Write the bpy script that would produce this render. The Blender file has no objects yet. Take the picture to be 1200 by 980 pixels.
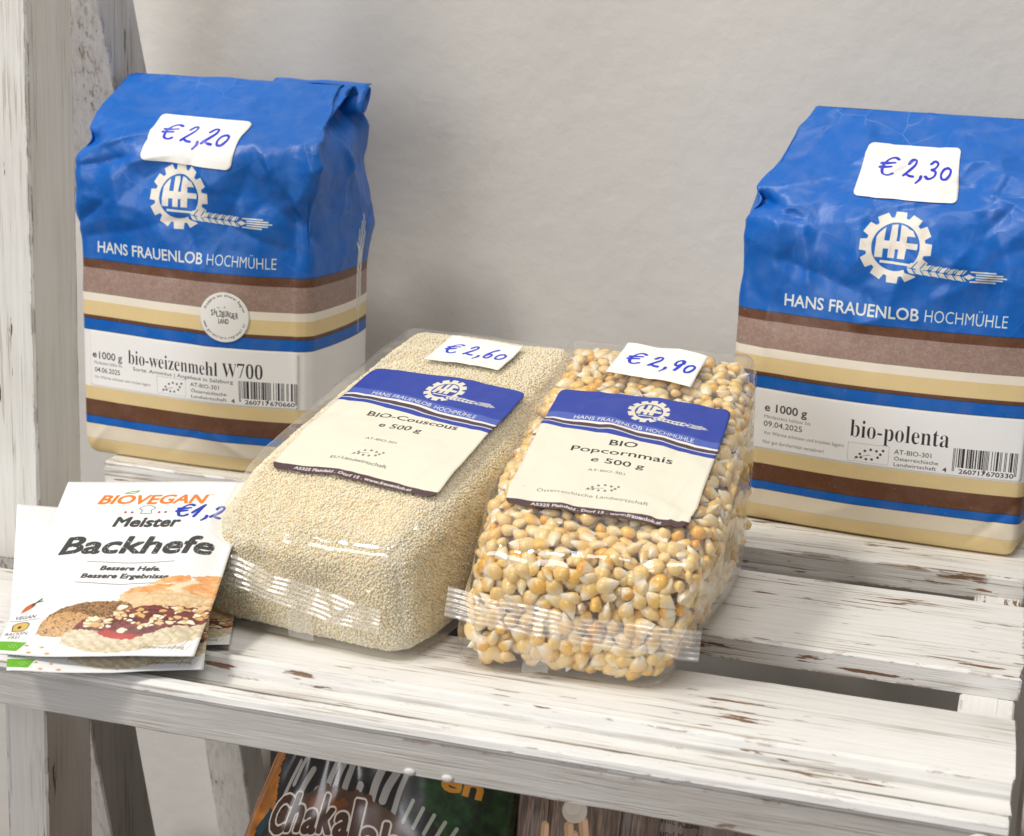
import bpy, bmesh, math, random
import numpy as np
from mathutils import Vector, Matrix

MM = 0.001
rng = np.random.default_rng(7)
random.seed(7)
scene = bpy.context.scene
COL = scene.collection

# ------------------------------------------------------------------ camera
YAW, PITCH, ROLL, FPX = -0.2887, 0.2427, 0.0411, 2039.5
fw = Vector((math.sin(YAW) * math.cos(PITCH), math.cos(YAW) * math.cos(PITCH), -math.sin(PITCH)))
r0 = Vector((math.cos(YAW), -math.sin(YAW), 0)); u0 = r0.cross(fw)
RV = math.cos(ROLL) * r0 + math.sin(ROLL) * u0
UV_ = -math.sin(ROLL) * r0 + math.cos(ROLL) * u0
CAM = Vector((0.09770576, -0.66014064, 0.21134786))
cd = bpy.data.cameras.new('camera')
cam = bpy.data.objects.new('camera', cd); COL.objects.link(cam)
cam.matrix_world = Matrix(((RV.x, UV_.x, -fw.x, CAM.x), (RV.y, UV_.y, -fw.y, CAM.y), (RV.z, UV_.z, -fw.z, CAM.z), (0, 0, 0, 1)))
cd.sensor_width = 36; cd.lens = FPX / 1200 * 36
cd.clip_start = 0.02; cd.clip_end = 50
cd.dof.use_dof = True; cd.dof.focus_distance = 0.62; cd.dof.aperture_fstop = 26
scene.camera = cam

# ------------------------------------------------------------------ light
w = bpy.data.worlds.new('World'); scene.world = w; w.use_nodes = True
w.node_tree.nodes['Background'].inputs[0].default_value = (1.0, 0.965, 0.93, 1)
w.node_tree.nodes['Background'].inputs[1].default_value = 0.28

def area(name, loc, target, size, power, col, sy=None):
    l = bpy.data.lights.new(name, 'AREA'); l.energy = power; l.color = col
    l.shape = 'RECTANGLE'; l.size = size; l.size_y = sy or size
    o = bpy.data.objects.new(name, l); COL.objects.link(o); o.location = loc
    d = Vector(target) - Vector(loc); o.rotation_euler = d.to_track_quat('-Z', 'Y').to_euler()
    return o
area('key_lamp', (-0.80, -0.70, 1.40), (-0.05, -0.05, 0.05), 0.22, 14.5, (1.0, 0.94, 0.85))
area('ceiling_light', (0.1, -0.42, 1.6), (-0.05, -0.05, 0.0), 0.7, 9.0, (1.0, 0.965, 0.92), 0.5)
area('front_fill', (-0.9, -1.7, 0.55), (-0.05, 0.0, 0.0), 0.8, 13.5, (0.96, 0.96, 1.0))  # soft fill added at front left to brighten pack and bag fronts
scene.view_settings.view_transform = 'Standard'
scene.view_settings.look = 'None'
scene.view_settings.exposure = 0.0
scene.cycles.transparent_max_bounces = 24
scene.cycles.max_bounces = 10
scene.cycles.sample_clamp_indirect = 6.0

# ------------------------------------------------------------------ object helpers
def tag(o, label=None, cat=None, group=None, kind=None):
    if label: o['label'] = label
    if cat: o['category'] = cat
    if group: o['group'] = group
    if kind: o['kind'] = kind
    return o

def empty(name, loc=(0, 0, 0), rz=0.0):
    o = bpy.data.objects.new(name, None); COL.objects.link(o)
    o.location = Vector(loc) * MM; o.rotation_euler = (0, 0, rz); o.empty_display_size = 0.02
    return o

def link(name, me, mat=None, parent=None):
    o = bpy.data.objects.new(name, me); COL.objects.link(o)
    if mat is not None and len(me.materials) == 0: me.materials.append(mat)
    if parent is not None: o.parent = parent
    return o

def mesh_np(name, V, F, uv=None, smooth=True):
    """V (n,3) in mm, F (m,k) all the same k, uv (m*k,2) per loop"""
    V = np.asarray(V, np.float32) * MM; F = np.asarray(F, np.int32)
    me = bpy.data.meshes.new(name)
    k = F.shape[1]
    me.vertices.add(len(V)); me.vertices.foreach_set('co', V.ravel())
    me.loops.add(F.size); me.loops.foreach_set('vertex_index', F.ravel())
    me.polygons.add(len(F)); me.polygons.foreach_set('loop_start', np.arange(0, F.size, k, dtype=np.int32))
    me.polygons.foreach_set('loop_total', np.full(len(F), k, np.int32))
    me.update(calc_edges=True)
    if uv is not None:
        l = me.uv_layers.new(name='print'); l.data.foreach_set('uv', np.asarray(uv, np.float32).ravel())
    me.polygons.foreach_set('use_smooth', np.full(len(F), smooth, bool))
    me.validate(); me.update()
    return me

def grid_faces(nu, nv, flip=False):
    i, j = np.meshgrid(np.arange(nu), np.arange(nv), indexing='ij')
    a = i * (nv + 1) + j; b = a + (nv + 1)
    F = np.stack([a, b, b + 1, a + 1], -1).reshape(-1, 4)
    return F[:, ::-1] if flip else F

# ------------------------------------------------------------------ numpy noise
def vnoise(x, y, seed=0):
    r = np.random.default_rng(seed); G = r.random((256, 256))
    xi = np.floor(x).astype(int); yi = np.floor(y).astype(int)
    fx = x - xi; fy = y - yi; fx = fx * fx * (3 - 2 * fx); fy = fy * fy * (3 - 2 * fy)
    g = lambda a, b: G[a % 256, b % 256]
    return (g(xi, yi) * (1 - fx) + g(xi + 1, yi) * fx) * (1 - fy) + (g(xi, yi + 1) * (1 - fx) + g(xi + 1, yi + 1) * fx) * fy
def fbm(x, y, seed=0, o=4):
    s = 0; a = .5
    for k in range(o):
        s = s + a * vnoise(x * 2 ** k, y * 2 ** k, seed + k); a /= 2
    return s / (1 - .5 ** o)
def facets(x, y, box, n, seed):
    """piecewise linear crumple field: difference of two convex facet functions"""
    r = np.random.default_rng(seed); out = 0
    for sg in (1, -1):
        c = r.random((n, 2)) * [box[2] - box[0], box[3] - box[1]] + [box[0], box[1]]
        rd = r.random(n) * ((box[2] - box[0]) * (box[3] - box[1]) / n) * .7
        m = np.full(np.shape(x), -1e9)
        for (cx, cy), q in zip(c, rd): m = np.maximum(m, 2 * (x * cx + y * cy) - cx * cx - cy * cy + q)
        out = out + sg * m
    cell = (box[2] - box[0]) * (box[3] - box[1]) / n
    return out / cell
def crease(x, y, a, b, depth, wid, sharp=1.0):
    a = np.array(a, float); b = np.array(b, float); d = b - a; L = np.hypot(*d); d /= L
    t = (x - a[0]) * d[0] + (y - a[1]) * d[1]; s = -(x - a[0]) * d[1] + (y - a[1]) * d[0]
    tp = np.clip(t / L, 0, 1); taper = np.sin(np.pi * np.clip(tp * .94 + .03, 0, 1)) ** .6
    over = np.maximum(0, np.maximum(-t, t - L))
    return depth * taper * np.exp(-np.abs(s) / wid) * np.exp(-(over / wid) ** 2)

# ------------------------------------------------------------------ text outlines
_cache = {}
def text_tris(s, bold=0.0, space=1.0):
    key = (s, bold, space)
    if key in _cache: return _cache[key]
    c = bpy.data.curves.new('txt', 'FONT'); c.body = s; c.resolution_u = 3; c.offset = bold; c.space_character = space
    o = bpy.data.objects.new('txt', c); COL.objects.link(o)
    bpy.context.view_layer.update()
    dg = bpy.context.evaluated_depsgraph_get(); ev = o.evaluated_get(dg); m = ev.to_mesh(); m.calc_loop_triangles()
    V = np.empty(len(m.vertices) * 3); m.vertices.foreach_get('co', V); V = V.reshape(-1, 3)[:, :2]
    T = np.empty(len(m.loop_triangles) * 3, np.int32); m.loop_triangles.foreach_get('vertices', T); T = T.reshape(-1, 3)
    ev.to_mesh_clear(); bpy.data.objects.remove(o); bpy.data.curves.remove(c)
    _cache[key] = (V, T); return V, T
_bold = {}
for a in range(26):
    _bold[chr(65 + a)] = chr(0x1D400 + a); _bold[chr(97 + a)] = chr(0x1D41A + a)
for a in range(10): _bold[str(a)] = chr(0x1D7CE + a)
def serif(s): return ''.join(_bold.get(c, c) for c in s)

HW = {  # handwritten figures, unit box
 'E': [[(.95, .92), (.7, 1.0), (.4, .9), (.2, .6), (.2, .35), (.4, .08), (.75, .02), (.98, .12)], [(.0, .62), (.4, .64), (.85, .7)], [(.0, .42), (.4, .43), (.75, .47)]],
 '2': [[(.1, .75), (.3, .98), (.62, .95), (.68, .7), (.4, .35), (.05, .05), (.3, .12), (.6, .06), (.95, .04)]],
 '0': [[(.5, .95), (.2, .8), (.1, .4), (.3, .08), (.65, .1), (.85, .45), (.8, .8), (.5, .95)]],
 ',': [[(.42, .10), (.45, -.08), (.25, -.30)]],
 '3': [[(.1, .85), (.4, 1.0), (.75, .85), (.6, .6), (.35, .52), (.75, .42), (.78, .15), (.4, -.02), (.05, .1)]],
 '6': [[(.75, 1.0), (.4, .75), (.15, .35), (.3, .03), (.65, .05), (.75, .35), (.5, .5), (.2, .3)]],
 '9': [[(.85, .7), (.6, .98), (.2, .85), (.2, .55), (.5, .45), (.8, .75), (.8, .9), (.72, .4), (.6, .0)]],
 '1': [[(.05, .3), (.35, .6), (.7, 1.0), (.6, .5), (.45, .0)]],
}
def catmull(P, n=8):
    P = [np.array(p, float) for p in P]; Q = [2 * P[0] - P[1]] + P + [2 * P[-1] - P[-2]]; out = []
    for i in range(1, len(Q) - 2):
        for t in np.linspace(0, 1, n, endpoint=False):
            out.append(.5 * ((2 * Q[i]) + (-Q[i - 1] + Q[i + 1]) * t + (2 * Q[i - 1] - 5 * Q[i] + 4 * Q[i + 1] - Q[i + 2]) * t * t + (-Q[i - 1] + 3 * Q[i] - 3 * Q[i + 1] + Q[i + 2]) * t ** 3))
    out.append(P[-1]); return out

class Canvas:
    """flat print drawn in millimetres, origin bottom left"""
    def __init__(s, x0, y0, x1, y1, ppm, col):
        s.x0, s.y0, s.x1, s.y1, s.p = x0, y0, x1, y1, ppm
        s.w = int(round((x1 - x0) * ppm)); s.h = int(round((y1 - y0) * ppm))
        s.a = np.empty((s.h, s.w, 3), np.float32); s.a[:] = np.array(col) / 255.
    def win(s, xa, ya, xb, yb, pad=1):
        i0 = max(0, int((xa - s.x0) * s.p) - pad); i1 = min(s.w, int((xb - s.x0) * s.p) + pad + 1)
        j0 = max(0, int((ya - s.y0) * s.p) - pad); j1 = min(s.h, int((yb - s.y0) * s.p) + pad + 1)
        if i1 <= i0 or j1 <= j0: return None
        X = s.x0 + (np.arange(i0, i1) + .5) / s.p; Y = s.y0 + (np.arange(j0, j1) + .5) / s.p
        X, Y = np.meshgrid(X, Y); return (slice(j0, j1), slice(i0, i1)), X, Y
    def blend(s, sl, m, col):
        c = np.asarray(col, np.float32) / 255.
        m = m[..., None]; s.a[sl] = s.a[sl] * (1 - m) + c * m
    def band(s, f0, f1, col, grain=0, seed=1, amt=1.0):
        """horizontal band between two height functions of x (or numbers)"""
        sl, X, Y = s.win(s.x0, s.y0, s.x1, s.y1, 0)
        a = f0(X) if callable(f0) else f0; b = f1(X) if callable(f1) else f1
        m = np.clip((Y - a) * s.p + .5, 0, 1) * np.clip((b - Y) * s.p + .5, 0, 1) * amt
        if grain:
            g = (vnoise(X * 3.5, Y * 3.5, seed) * .6 + vnoise(X * 1.1, Y * 1.1, seed + 3) * .4 - .5)[..., None] * grain
            s.a[sl] = s.a[sl] * (1 - m[..., None]) + np.clip(np.array(col) / 255. + g, 0, 1) * m[..., None]
        else: s.blend(sl, m, col)
    def disc(s, cx, cy, r, col, r_in=0):
        w_ = s.win(cx - r, cy - r, cx + r, cy + r)
        if w_ is None: return
        sl, X, Y = w_; d = np.hypot(X - cx, Y - cy)
        m = np.clip((r - d) * s.p + .5, 0, 1)
        if r_in: m = m * np.clip((d - r_in) * s.p + .5, 0, 1)
        s.blend(sl, m, col)
    def tris(s, V, T, col, ss=3, alpha=1.0):
        V = np.asarray(V, float); lo = V.min(0); hi = V.max(0); w_ = s.win(lo[0], lo[1], hi[0], hi[1])
        if w_ is None: return
        sl, X, Y = w_; h, wd = X.shape; M = np.zeros((h * ss, wd * ss), bool)
        ox = s.x0 + sl[1].start / s.p; oy = s.y0 + sl[0].start / s.p
        P = (V - [ox, oy]) * s.p * ss - .5
        for t in T:
            a, b, c = P[t[0]], P[t[1]], P[t[2]]
            i0 = max(0, int(math.floor(min(a[0], b[0], c[0])))); i1 = min(wd * ss, int(math.ceil(max(a[0], b[0], c[0]))) + 1)
            j0 = max(0, int(math.floor(min(a[1], b[1], c[1])))); j1 = min(h * ss, int(math.ceil(max(a[1], b[1], c[1]))) + 1)
            if i1 <= i0 or j1 <= j0: continue
            x = np.arange(i0, i1)[None, :]; y = np.arange(j0, j1)[:, None]
            ar = (b[0] - a[0]) * (c[1] - a[1]) - (b[1] - a[1]) * (c[0] - a[0])
            if abs(ar) < 1e-9: continue
            sg = 1 if ar > 0 else -1; e = -1e-6
            m = (sg * ((b[0] - a[0]) * (y - a[1]) - (b[1] - a[1]) * (x - a[0])) >= e) & (sg * ((c[0] - b[0]) * (y - b[1]) - (c[1] - b[1]) * (x - b[0])) >= e) & (sg * ((a[0] - c[0]) * (y - c[1]) - (a[1] - c[1]) * (x - c[0])) >= e)
            M[j0:j1, i0:i1] |= m
        m = M.reshape(h, ss, wd, ss).mean((1, 3)) * alpha
        if callable(col): s.a[sl] = s.a[sl] * (1 - m[..., None]) + col(X, Y) * m[..., None]
        else: s.blend(sl, m, col)
    def poly(s, P, col, alpha=1.0, soft=0.0, smooth=False, rough=0.0, seed=5):
        """filled polygon, even-odd; col may be a function of X, Y; rough wobbles the outline"""
        if smooth: P = catmull(list(P) + [P[0]], 6)
        P = np.asarray(P, float); lo = P.min(0) - soft - rough; hi = P.max(0) + soft + rough; w_ = s.win(lo[0], lo[1], hi[0], hi[1])
        if w_ is None: return
        sl, X, Y = w_
        if rough:
            Xq = X + (fbm(X * .9, Y * .9, seed) - .5) * 2 * rough; Yq = Y + (fbm(X * .9, Y * .9, seed + 9) - .5) * 2 * rough
        else: Xq, Yq = X, Y
        acc = 0
        offs = [(0, 0)] if (soft or rough) and False else [(-.25, -.25), (.25, .25), (-.25, .25), (.25, -.25)]
        for dx, dy in offs:
            ins = np.zeros(X.shape, bool)
            for k in range(len(P)):
                x1, y1 = P[k]; x2, y2 = P[(k + 1) % len(P)]
                if y1 == y2: continue
                c = ((Yq + dy / s.p >= y1) != (Yq + dy / s.p >= y2)) & (Xq + dx / s.p < (x2 - x1) * (Yq + dy / s.p - y1) / (y2 - y1) + x1)
                ins ^= c
            acc = acc + ins
        m = acc / 4. * alpha
        if callable(col): s.a[sl] = s.a[sl] * (1 - m[..., None]) + np.clip(col(X, Y), 0, 1) * m[..., None]
        else: s.blend(sl, m, col)
    def stroke(s, P, wd, col, smooth=False, alpha=1.0, vary=0.0):
        if smooth: P = catmull(P)
        P = np.asarray(P, float); r = wd / 2; lo = P.min(0) - r; hi = P.max(0) + r; w_ = s.win(lo[0], lo[1], hi[0], hi[1], 2)
        if w_ is None: return
        sl, X, Y = w_; D = np.full(X.shape, 1e9)
        for k in range(len(P) - 1):
            a = P[k]; d = P[k + 1] - a; L = max(d @ d, 1e-9)
            t = np.clip(((X - a[0]) * d[0] + (Y - a[1]) * d[1]) / L, 0, 1)
            rr = r * (1 + vary * math.sin(k * .22 + 1))
            D = np.minimum(D, np.hypot(X - a[0] - t * d[0], Y - a[1] - t * d[1]) - rr)
        s.blend(sl, np.clip(.5 - D * s.p, 0, 1) * alpha, col)
    def text(s, t, x, y, cap, width=None, col=(30, 30, 30), align='l', bold=0.0, shear=0.0, rot=0.0, warp=None, space=1.0, alpha=1.0, ss=3):
        V, T = text_tris(t, bold, space)
        if len(T) == 0: return
        V = V.copy(); sy = cap / .729; x0, x1 = V[:, 0].min(), V[:, 0].max()
        sx = sy if width is None else width / (x1 - x0)
        V[:, 0] = (V[:, 0] - x0) * sx; V[:, 1] *= sy; W = (x1 - x0) * sx
        V[:, 0] += V[:, 1] * shear
        if align == 'c': V[:, 0] -= W / 2
        if align == 'r': V[:, 0] -= W
        if rot:
            c, q = math.cos(rot), math.sin(rot); V = V @ np.array([[c, q], [-q, c]])
        V += [x, y]
        if warp: V = warp(V)
        s.tris(V, T, col, ss=ss, alpha=alpha)
    def fat(s, t, x, y, cap, width, col, r, n=10, **kw):
        for k in range(n): s.text(t, x + r * math.cos(k * 2 * math.pi / n), y + r * math.sin(k * 2 * math.pi / n), cap, width, col, ss=2, **kw)
        s.text(t, x, y, cap, width, col, ss=2, **kw)
    def hand(s, t, x, y, h, adv, wd, col=(22, 52, 170), shear=.15, rot=0.0):
        for ch in t:
            if ch == ' ': x += adv * .5; continue
            hh = h * (.72 if ch == '0' else 1.0)
            for st in HW[ch]:
                P = [(px * adv * .82 * (1.35 if ch == 'E' else 1) + py * hh * shear, py * hh) for px, py in st]
                c, q = math.cos(rot), math.sin(rot)
                s.stroke([(x + c * a - q * b, y + q * a + c * b) for a, b in P], wd, col, smooth=True, vary=.18)
            dx = adv * ((.62) if ch == ',' else 1.35 if ch == 'E' else 1.0); x += dx * math.cos(rot); y += dx * math.sin(rot)
    def image(s, name):
        img = bpy.data.images.new(name, s.w, s.h, alpha=False)
        px = np.ones((s.h, s.w, 4), np.float32); px[..., :3] = np.clip(s.a, 0, 1)
        img.pixels.foreach_set(px.ravel()); img.update(); img.pack()
        return img
    def uv(s, x, y): return (x - s.x0) / (s.x1 - s.x0), (y - s.y0) / (s.y1 - s.y0)

# ------------------------------------------------------------------ logo
def gear_logo(c, cx, cy, R, col, hole, slant=0.0):
    k = R / 14.2
    def tp(p): return [(cx + (x + slant * y) * k, cy + y * k) for x, y in p]
    pts = []
    for i in range(12):
        a = i * math.pi / 6 + math.pi / 2
        for da, rr in ((-.21, 11.6), (-.155, 14.2), (.155, 14.2), (.21, 11.6)):
            pts.append((rr * math.cos(a + da), rr * math.sin(a + da)))
        for f in (.35, .65):
            b = a + .21 + f * (math.pi / 6 - .42); pts.append((11.6 * math.cos(b), 11.6 * math.sin(b)))
    c.poly(tp(pts), col)
    circ = lambda r: [(r * math.cos(t), r * math.sin(t)) for t in np.linspace(0, 2 * math.pi, 48, endpoint=False)]
    c.poly(tp(circ(9.4)), hole)
    # letters clipped by the inner circle
    def clip(r, x): return math.sqrt(max(0, r * r - x * x))
    def bar(xa, xb, ya=None, yb=None):
        top = []
        n = 6
        for i in range(n + 1):
            x = xa + (xb - xa) * i / n; top.append((x, min(yb if yb is not None else 99, clip(8.6, x))))
        P = top + [(xb, ya), (xa, ya)]; c.poly(tp(P), col)
    bar(-7.9, -4.9, -4.6); bar(-2.9, -.3, -4.6); bar(.9, 3.9, -4.6)
    bar(-5.2, 1.2, -1.1, 2.0)
    c.poly(tp([(3.4, 4.3), (7.3, 4.3), (6.0, 6.6), (3.4, 7.6)]), col)
    c.poly(tp([(3.4, -.6), (8.4, -.6), (8.5, 1.8), (3.4, 1.8)]), col)
    # stalk and ear
    c.poly(tp([(-5.6, -6.4), (5, -6.9), (12, -8.6), (12, -11.5), (4.8, -9.6), (4, -7.7), (-5.6, -7.4)]), hole)
    c.poly(tp([(-5.6, -5.6), (6, -6.0), (6, -6.9), (-5.6, -6.7)]), col)
    for i in range(7):
        x = 6.2 + i * 3.1; y = -7.6 - i * .22
        for sg in (1, -1):
            P = [(x - .9, y + sg * .1), (x + .2, y + sg * 1.9), (x + 2.2, y + sg * 2.3), (x + 3.4, y + sg * 2.1), (x + 2.1, y + sg * .5), (x + .6, y + sg * .15)]
            c.poly(tp([(q[0] - .9 * k * 0, q[1]) for q in P]), hole if False else col)
            c.stroke(tp([(x + 2.9, y + sg * 2.6), (x + 1.2, y + sg * .3)]), .35 * k, hole)
    c.poly(tp([(27, -9.3), (29, -8.2), (31.5, -9.3), (29, -10.4)]), col)
    for i, (dy, e) in enumerate(((-1.9, 39), (-.95, 41.5), (0, 43), (.95, 41.5), (1.9, 39))):
        c.poly(tp([(29.5 if abs(dy) > 1 else 31.5, -9.45 + dy), (e, -9.55 + dy), (e, -8.95 + dy), (29.5 if abs(dy) > 1 else 31.5, -8.85 + dy)]), col)

def leaf_dots(c, x0, y0, w_, h_, col=(60, 60, 60), box=True):
    if box:
        for a, b in (((x0, y0), (x0 + w_, y0)), ((x0 + w_, y0), (x0 + w_, y0 + h_)), ((x0 + w_, y0 + h_), (x0, y0 + h_)), ((x0, y0 + h_), (x0, y0))):
            c.stroke([a, b], .14, (170, 170, 175))
    P = [(.22, .22), (.30, .42), (.42, .62), (.56, .72), (.70, .68), (.86, .74), (.80, .52), (.74, .34), (.60, .20), (.46, .18), (.33, .24)]
    for x, y in P: c.disc(x0 + x * w_, y0 + y * h_, .032 * w_, col)
    c.stroke([(x0 + .17 * w_, y0 + .12 * h_), (x0 + .4 * w_, y0 + .34 * h_), (x0 + .55 * w_, y0 + .42 * h_)], .2, (120, 120, 120), smooth=True)

def barcode(c, x0, y0, w_, h_, digits, seed):
    r = np.random.default_rng(seed); n = 95; m = w_ / n
    L = {'0': '0001101', '1': '0011001', '2': '0010011', '3': '0111101', '4': '0100011', '5': '0110001', '6': '0101111', '7': '0111011', '8': '0110111', '9': '0001011'}
    d = digits[1:]; bits = '101' + ''.join(L[q] for q in d[:6]) + '01010' + ''.join(''.join('1' if b == '0' else '0' for b in L[q]) for q in d[6:]) + '101'
    for i, b in enumerate(bits):
        if b == '1':
            g = i < 3 or i > 91 or 44 < i < 50; yb = y0 if g else y0 + 1.6
            sl, X, Y = c.win(x0 + i * m, yb, x0 + (i + 1) * m, y0 + h_, 1)
            mm = np.clip((X - x0 - i * m) * c.p + .5, 0, 1) * np.clip((x0 + (i + 1) * m - X) * c.p + .5, 0, 1) * ((Y > yb) & (Y < y0 + h_))
            c.blend(sl, mm, (38, 34, 36))
    c.text(digits[0], x0 - 3.6, y0 - .8, 1.9, 1.6, bold=.012)
    c.text(digits[1:7], x0 + 2.6, y0 - .8, 1.9, w_ * .42, bold=.012)
    c.text(digits[7:], x0 + w_ * .54, y0 - .8, 1.9, w_ * .42, bold=.012)

# ------------------------------------------------------------------ materials
def new_mat(name):
    m = bpy.data.materials.new(name); m.use_nodes = True; nt = m.node_tree
    return m, nt, nt.nodes, nt.links, nt.nodes['Principled BSDF']
def noise_bump(nt, bsdf, scale, strength, dist=.001, detail=4, coords='Object', vec=None):
    N, L = nt.nodes, nt.links
    tc = N.new('ShaderNodeTexCoord'); nz = N.new('ShaderNodeTexNoise'); nz.inputs['Scale'].default_value = scale; nz.inputs['Detail'].default_value = detail
    L.new(vec if vec else tc.outputs[coords], nz.inputs['Vector'])
    b = N.new('ShaderNodeBump'); b.inputs['Strength'].default_value = strength; b.inputs['Distance'].default_value = dist
    L.new(nz.outputs['Fac'], b.inputs['Height']); L.new(b.outputs['Normal'], bsdf.inputs['Normal'])
    return b, nz
def print_mat(name, img, rough=.45, bump=.12, bscale=900, spec=.5, coat=0.0, dirt=0.06, crumple=0.0):
    m, nt, N, L, P = new_mat(name)
    t = N.new('ShaderNodeTexImage'); t.image = img; t.extension = 'EXTEND'; t.interpolation = 'Cubic'
    uv = N.new('ShaderNodeUVMap'); uv.uv_map = 'print'; L.new(uv.outputs['UV'], t.inputs['Vector'])
    # faint rubbing and dust over the print
    tc = N.new('ShaderNodeTexCoord'); nz = N.new('ShaderNodeTexNoise'); nz.inputs['Scale'].default_value = 120; nz.inputs['Detail'].default_value = 8
    L.new(tc.outputs['Object'], nz.inputs['Vector'])
    rmp = N.new('ShaderNodeMapRange'); rmp.inputs[1].default_value = .45; rmp.inputs[2].default_value = .8; rmp.inputs[3].default_value = 0; rmp.inputs[4].default_value = dirt * 2.5
    L.new(nz.outputs['Fac'], rmp.inputs[0])
    mx = N.new('ShaderNodeMix'); mx.data_type = 'RGBA'; L.new(rmp.outputs[0], mx.inputs[0]); L.new(t.outputs['Color'], mx.inputs[6]); mx.inputs[7].default_value = (.5, .48, .45, 1)
    colr = mx.outputs[2]
    if crumple:
        nd = N.new('ShaderNodeTexNoise'); nd.inputs['Scale'].default_value = 40; nd.inputs['Detail'].default_value = 3; L.new(tc.outputs['Object'], nd.inputs['Vector'])
        md = N.new('ShaderNodeMix'); md.data_type = 'VECTOR'; md.inputs[0].default_value = .012; L.new(tc.outputs['Object'], md.inputs[4]); L.new(nd.outputs['Color'], md.inputs[5])
        sz = N.new('ShaderNodeSeparateXYZ'); L.new(tc.outputs['Object'], sz.inputs[0])
        up = N.new('ShaderNodeMapRange'); up.inputs[1].default_value = .07; up.inputs[2].default_value = .13; up.inputs[3].default_value = .22; L.new(sz.outputs[2], up.inputs[0])
        hs = []
        for sc_ in (62, 150):
            v1 = N.new('ShaderNodeTexVoronoi'); v1.feature = 'F1'; v1.inputs['Scale'].default_value = sc_; L.new(md.outputs[1], v1.inputs['Vector']); hs.append(v1.outputs['Distance'])
        a1 = N.new('ShaderNodeMath'); a1.operation = 'MULTIPLY_ADD'; a1.inputs[1].default_value = .38; L.new(hs[1], a1.inputs[0]); L.new(hs[0], a1.inputs[2])
        a2 = N.new('ShaderNodeMath'); a2.operation = 'MULTIPLY'; L.new(a1.outputs[0], a2.inputs[0]); L.new(up.outputs[0], a2.inputs[1])
        ve = N.new('ShaderNodeTexVoronoi'); ve.feature = 'DISTANCE_TO_EDGE'; ve.inputs['Scale'].default_value = 62; L.new(md.outputs[1], ve.inputs['Vector'])
        le = N.new('ShaderNodeMapRange'); le.inputs[1].default_value = .022; le.inputs[2].default_value = .0; le.inputs[3].default_value = 0; le.inputs[4].default_value = .12; L.new(ve.outputs['Distance'], le.inputs[0])
        n3 = N.new('ShaderNodeMapRange'); n3.inputs[1].default_value = .52; n3.inputs[2].default_value = .66; L.new(nd.outputs['Fac'], n3.inputs[0])
        l2 = N.new('ShaderNodeMath'); l2.operation = 'MULTIPLY'; L.new(le.outputs[0], l2.inputs[0]); L.new(n3.outputs[0], l2.inputs[1])
        l3 = N.new('ShaderNodeMath'); l3.operation = 'MULTIPLY'; L.new(l2.outputs[0], l3.inputs[0]); L.new(up.outputs[0], l3.inputs[1])
        mw = N.new('ShaderNodeMix'); mw.data_type = 'RGBA'; L.new(l3.outputs[0], mw.inputs[0]); L.new(colr, mw.inputs[6]); mw.inputs[7].default_value = (.62, .70, .80, 1); colr = mw.outputs[2]
    L.new(colr, P.inputs['Base Color'])
    P.inputs['Roughness'].default_value = rough; P.inputs['Specular IOR Level'].default_value = spec
    P.inputs['Coat Weight'].default_value = coat; P.inputs['Coat Roughness'].default_value = .12
    bb, _n = noise_bump(nt, P, bscale, bump, .0004)
    if crumple:
        b2 = N.new('ShaderNodeBump'); b2.inputs['Strength'].default_value = crumple; b2.inputs['Distance'].default_value = .004
        L.new(a2.outputs[0], b2.inputs['Height']); L.new(bb.outputs[0], b2.inputs['Normal']); L.new(b2.outputs[0], P.inputs['Normal'])
    return m
def plain_mat(name, col, rough=.6, bump=.2, bscale=300, var=.15, dist=.001):
    m, nt, N, L, P = new_mat(name)
    b, nz = noise_bump(nt, P, bscale, bump, dist)
    tc = N.new('ShaderNodeTexCoord'); n2 = N.new('ShaderNodeTexNoise'); n2.inputs['Scale'].default_value = bscale * .15; n2.inputs['Detail'].default_value = 5
    L.new(tc.outputs['Object'], n2.inputs['Vector'])
    rp = N.new('ShaderNodeMapRange'); rp.inputs[3].default_value = 1 - var; rp.inputs[4].default_value = 1 + var; rp.inputs[1].default_value = .3; rp.inputs[2].default_value = .7
    L.new(n2.outputs['Fac'], rp.inputs[0])
    v = N.new('ShaderNodeVectorMath'); v.operation = 'SCALE'; v.inputs[0].default_value = col; L.new(rp.outputs[0], v.inputs['Scale'])
    L.new(v.outputs[0], P.inputs['Base Color']); P.inputs['Roughness'].default_value = rough
    return m
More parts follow.
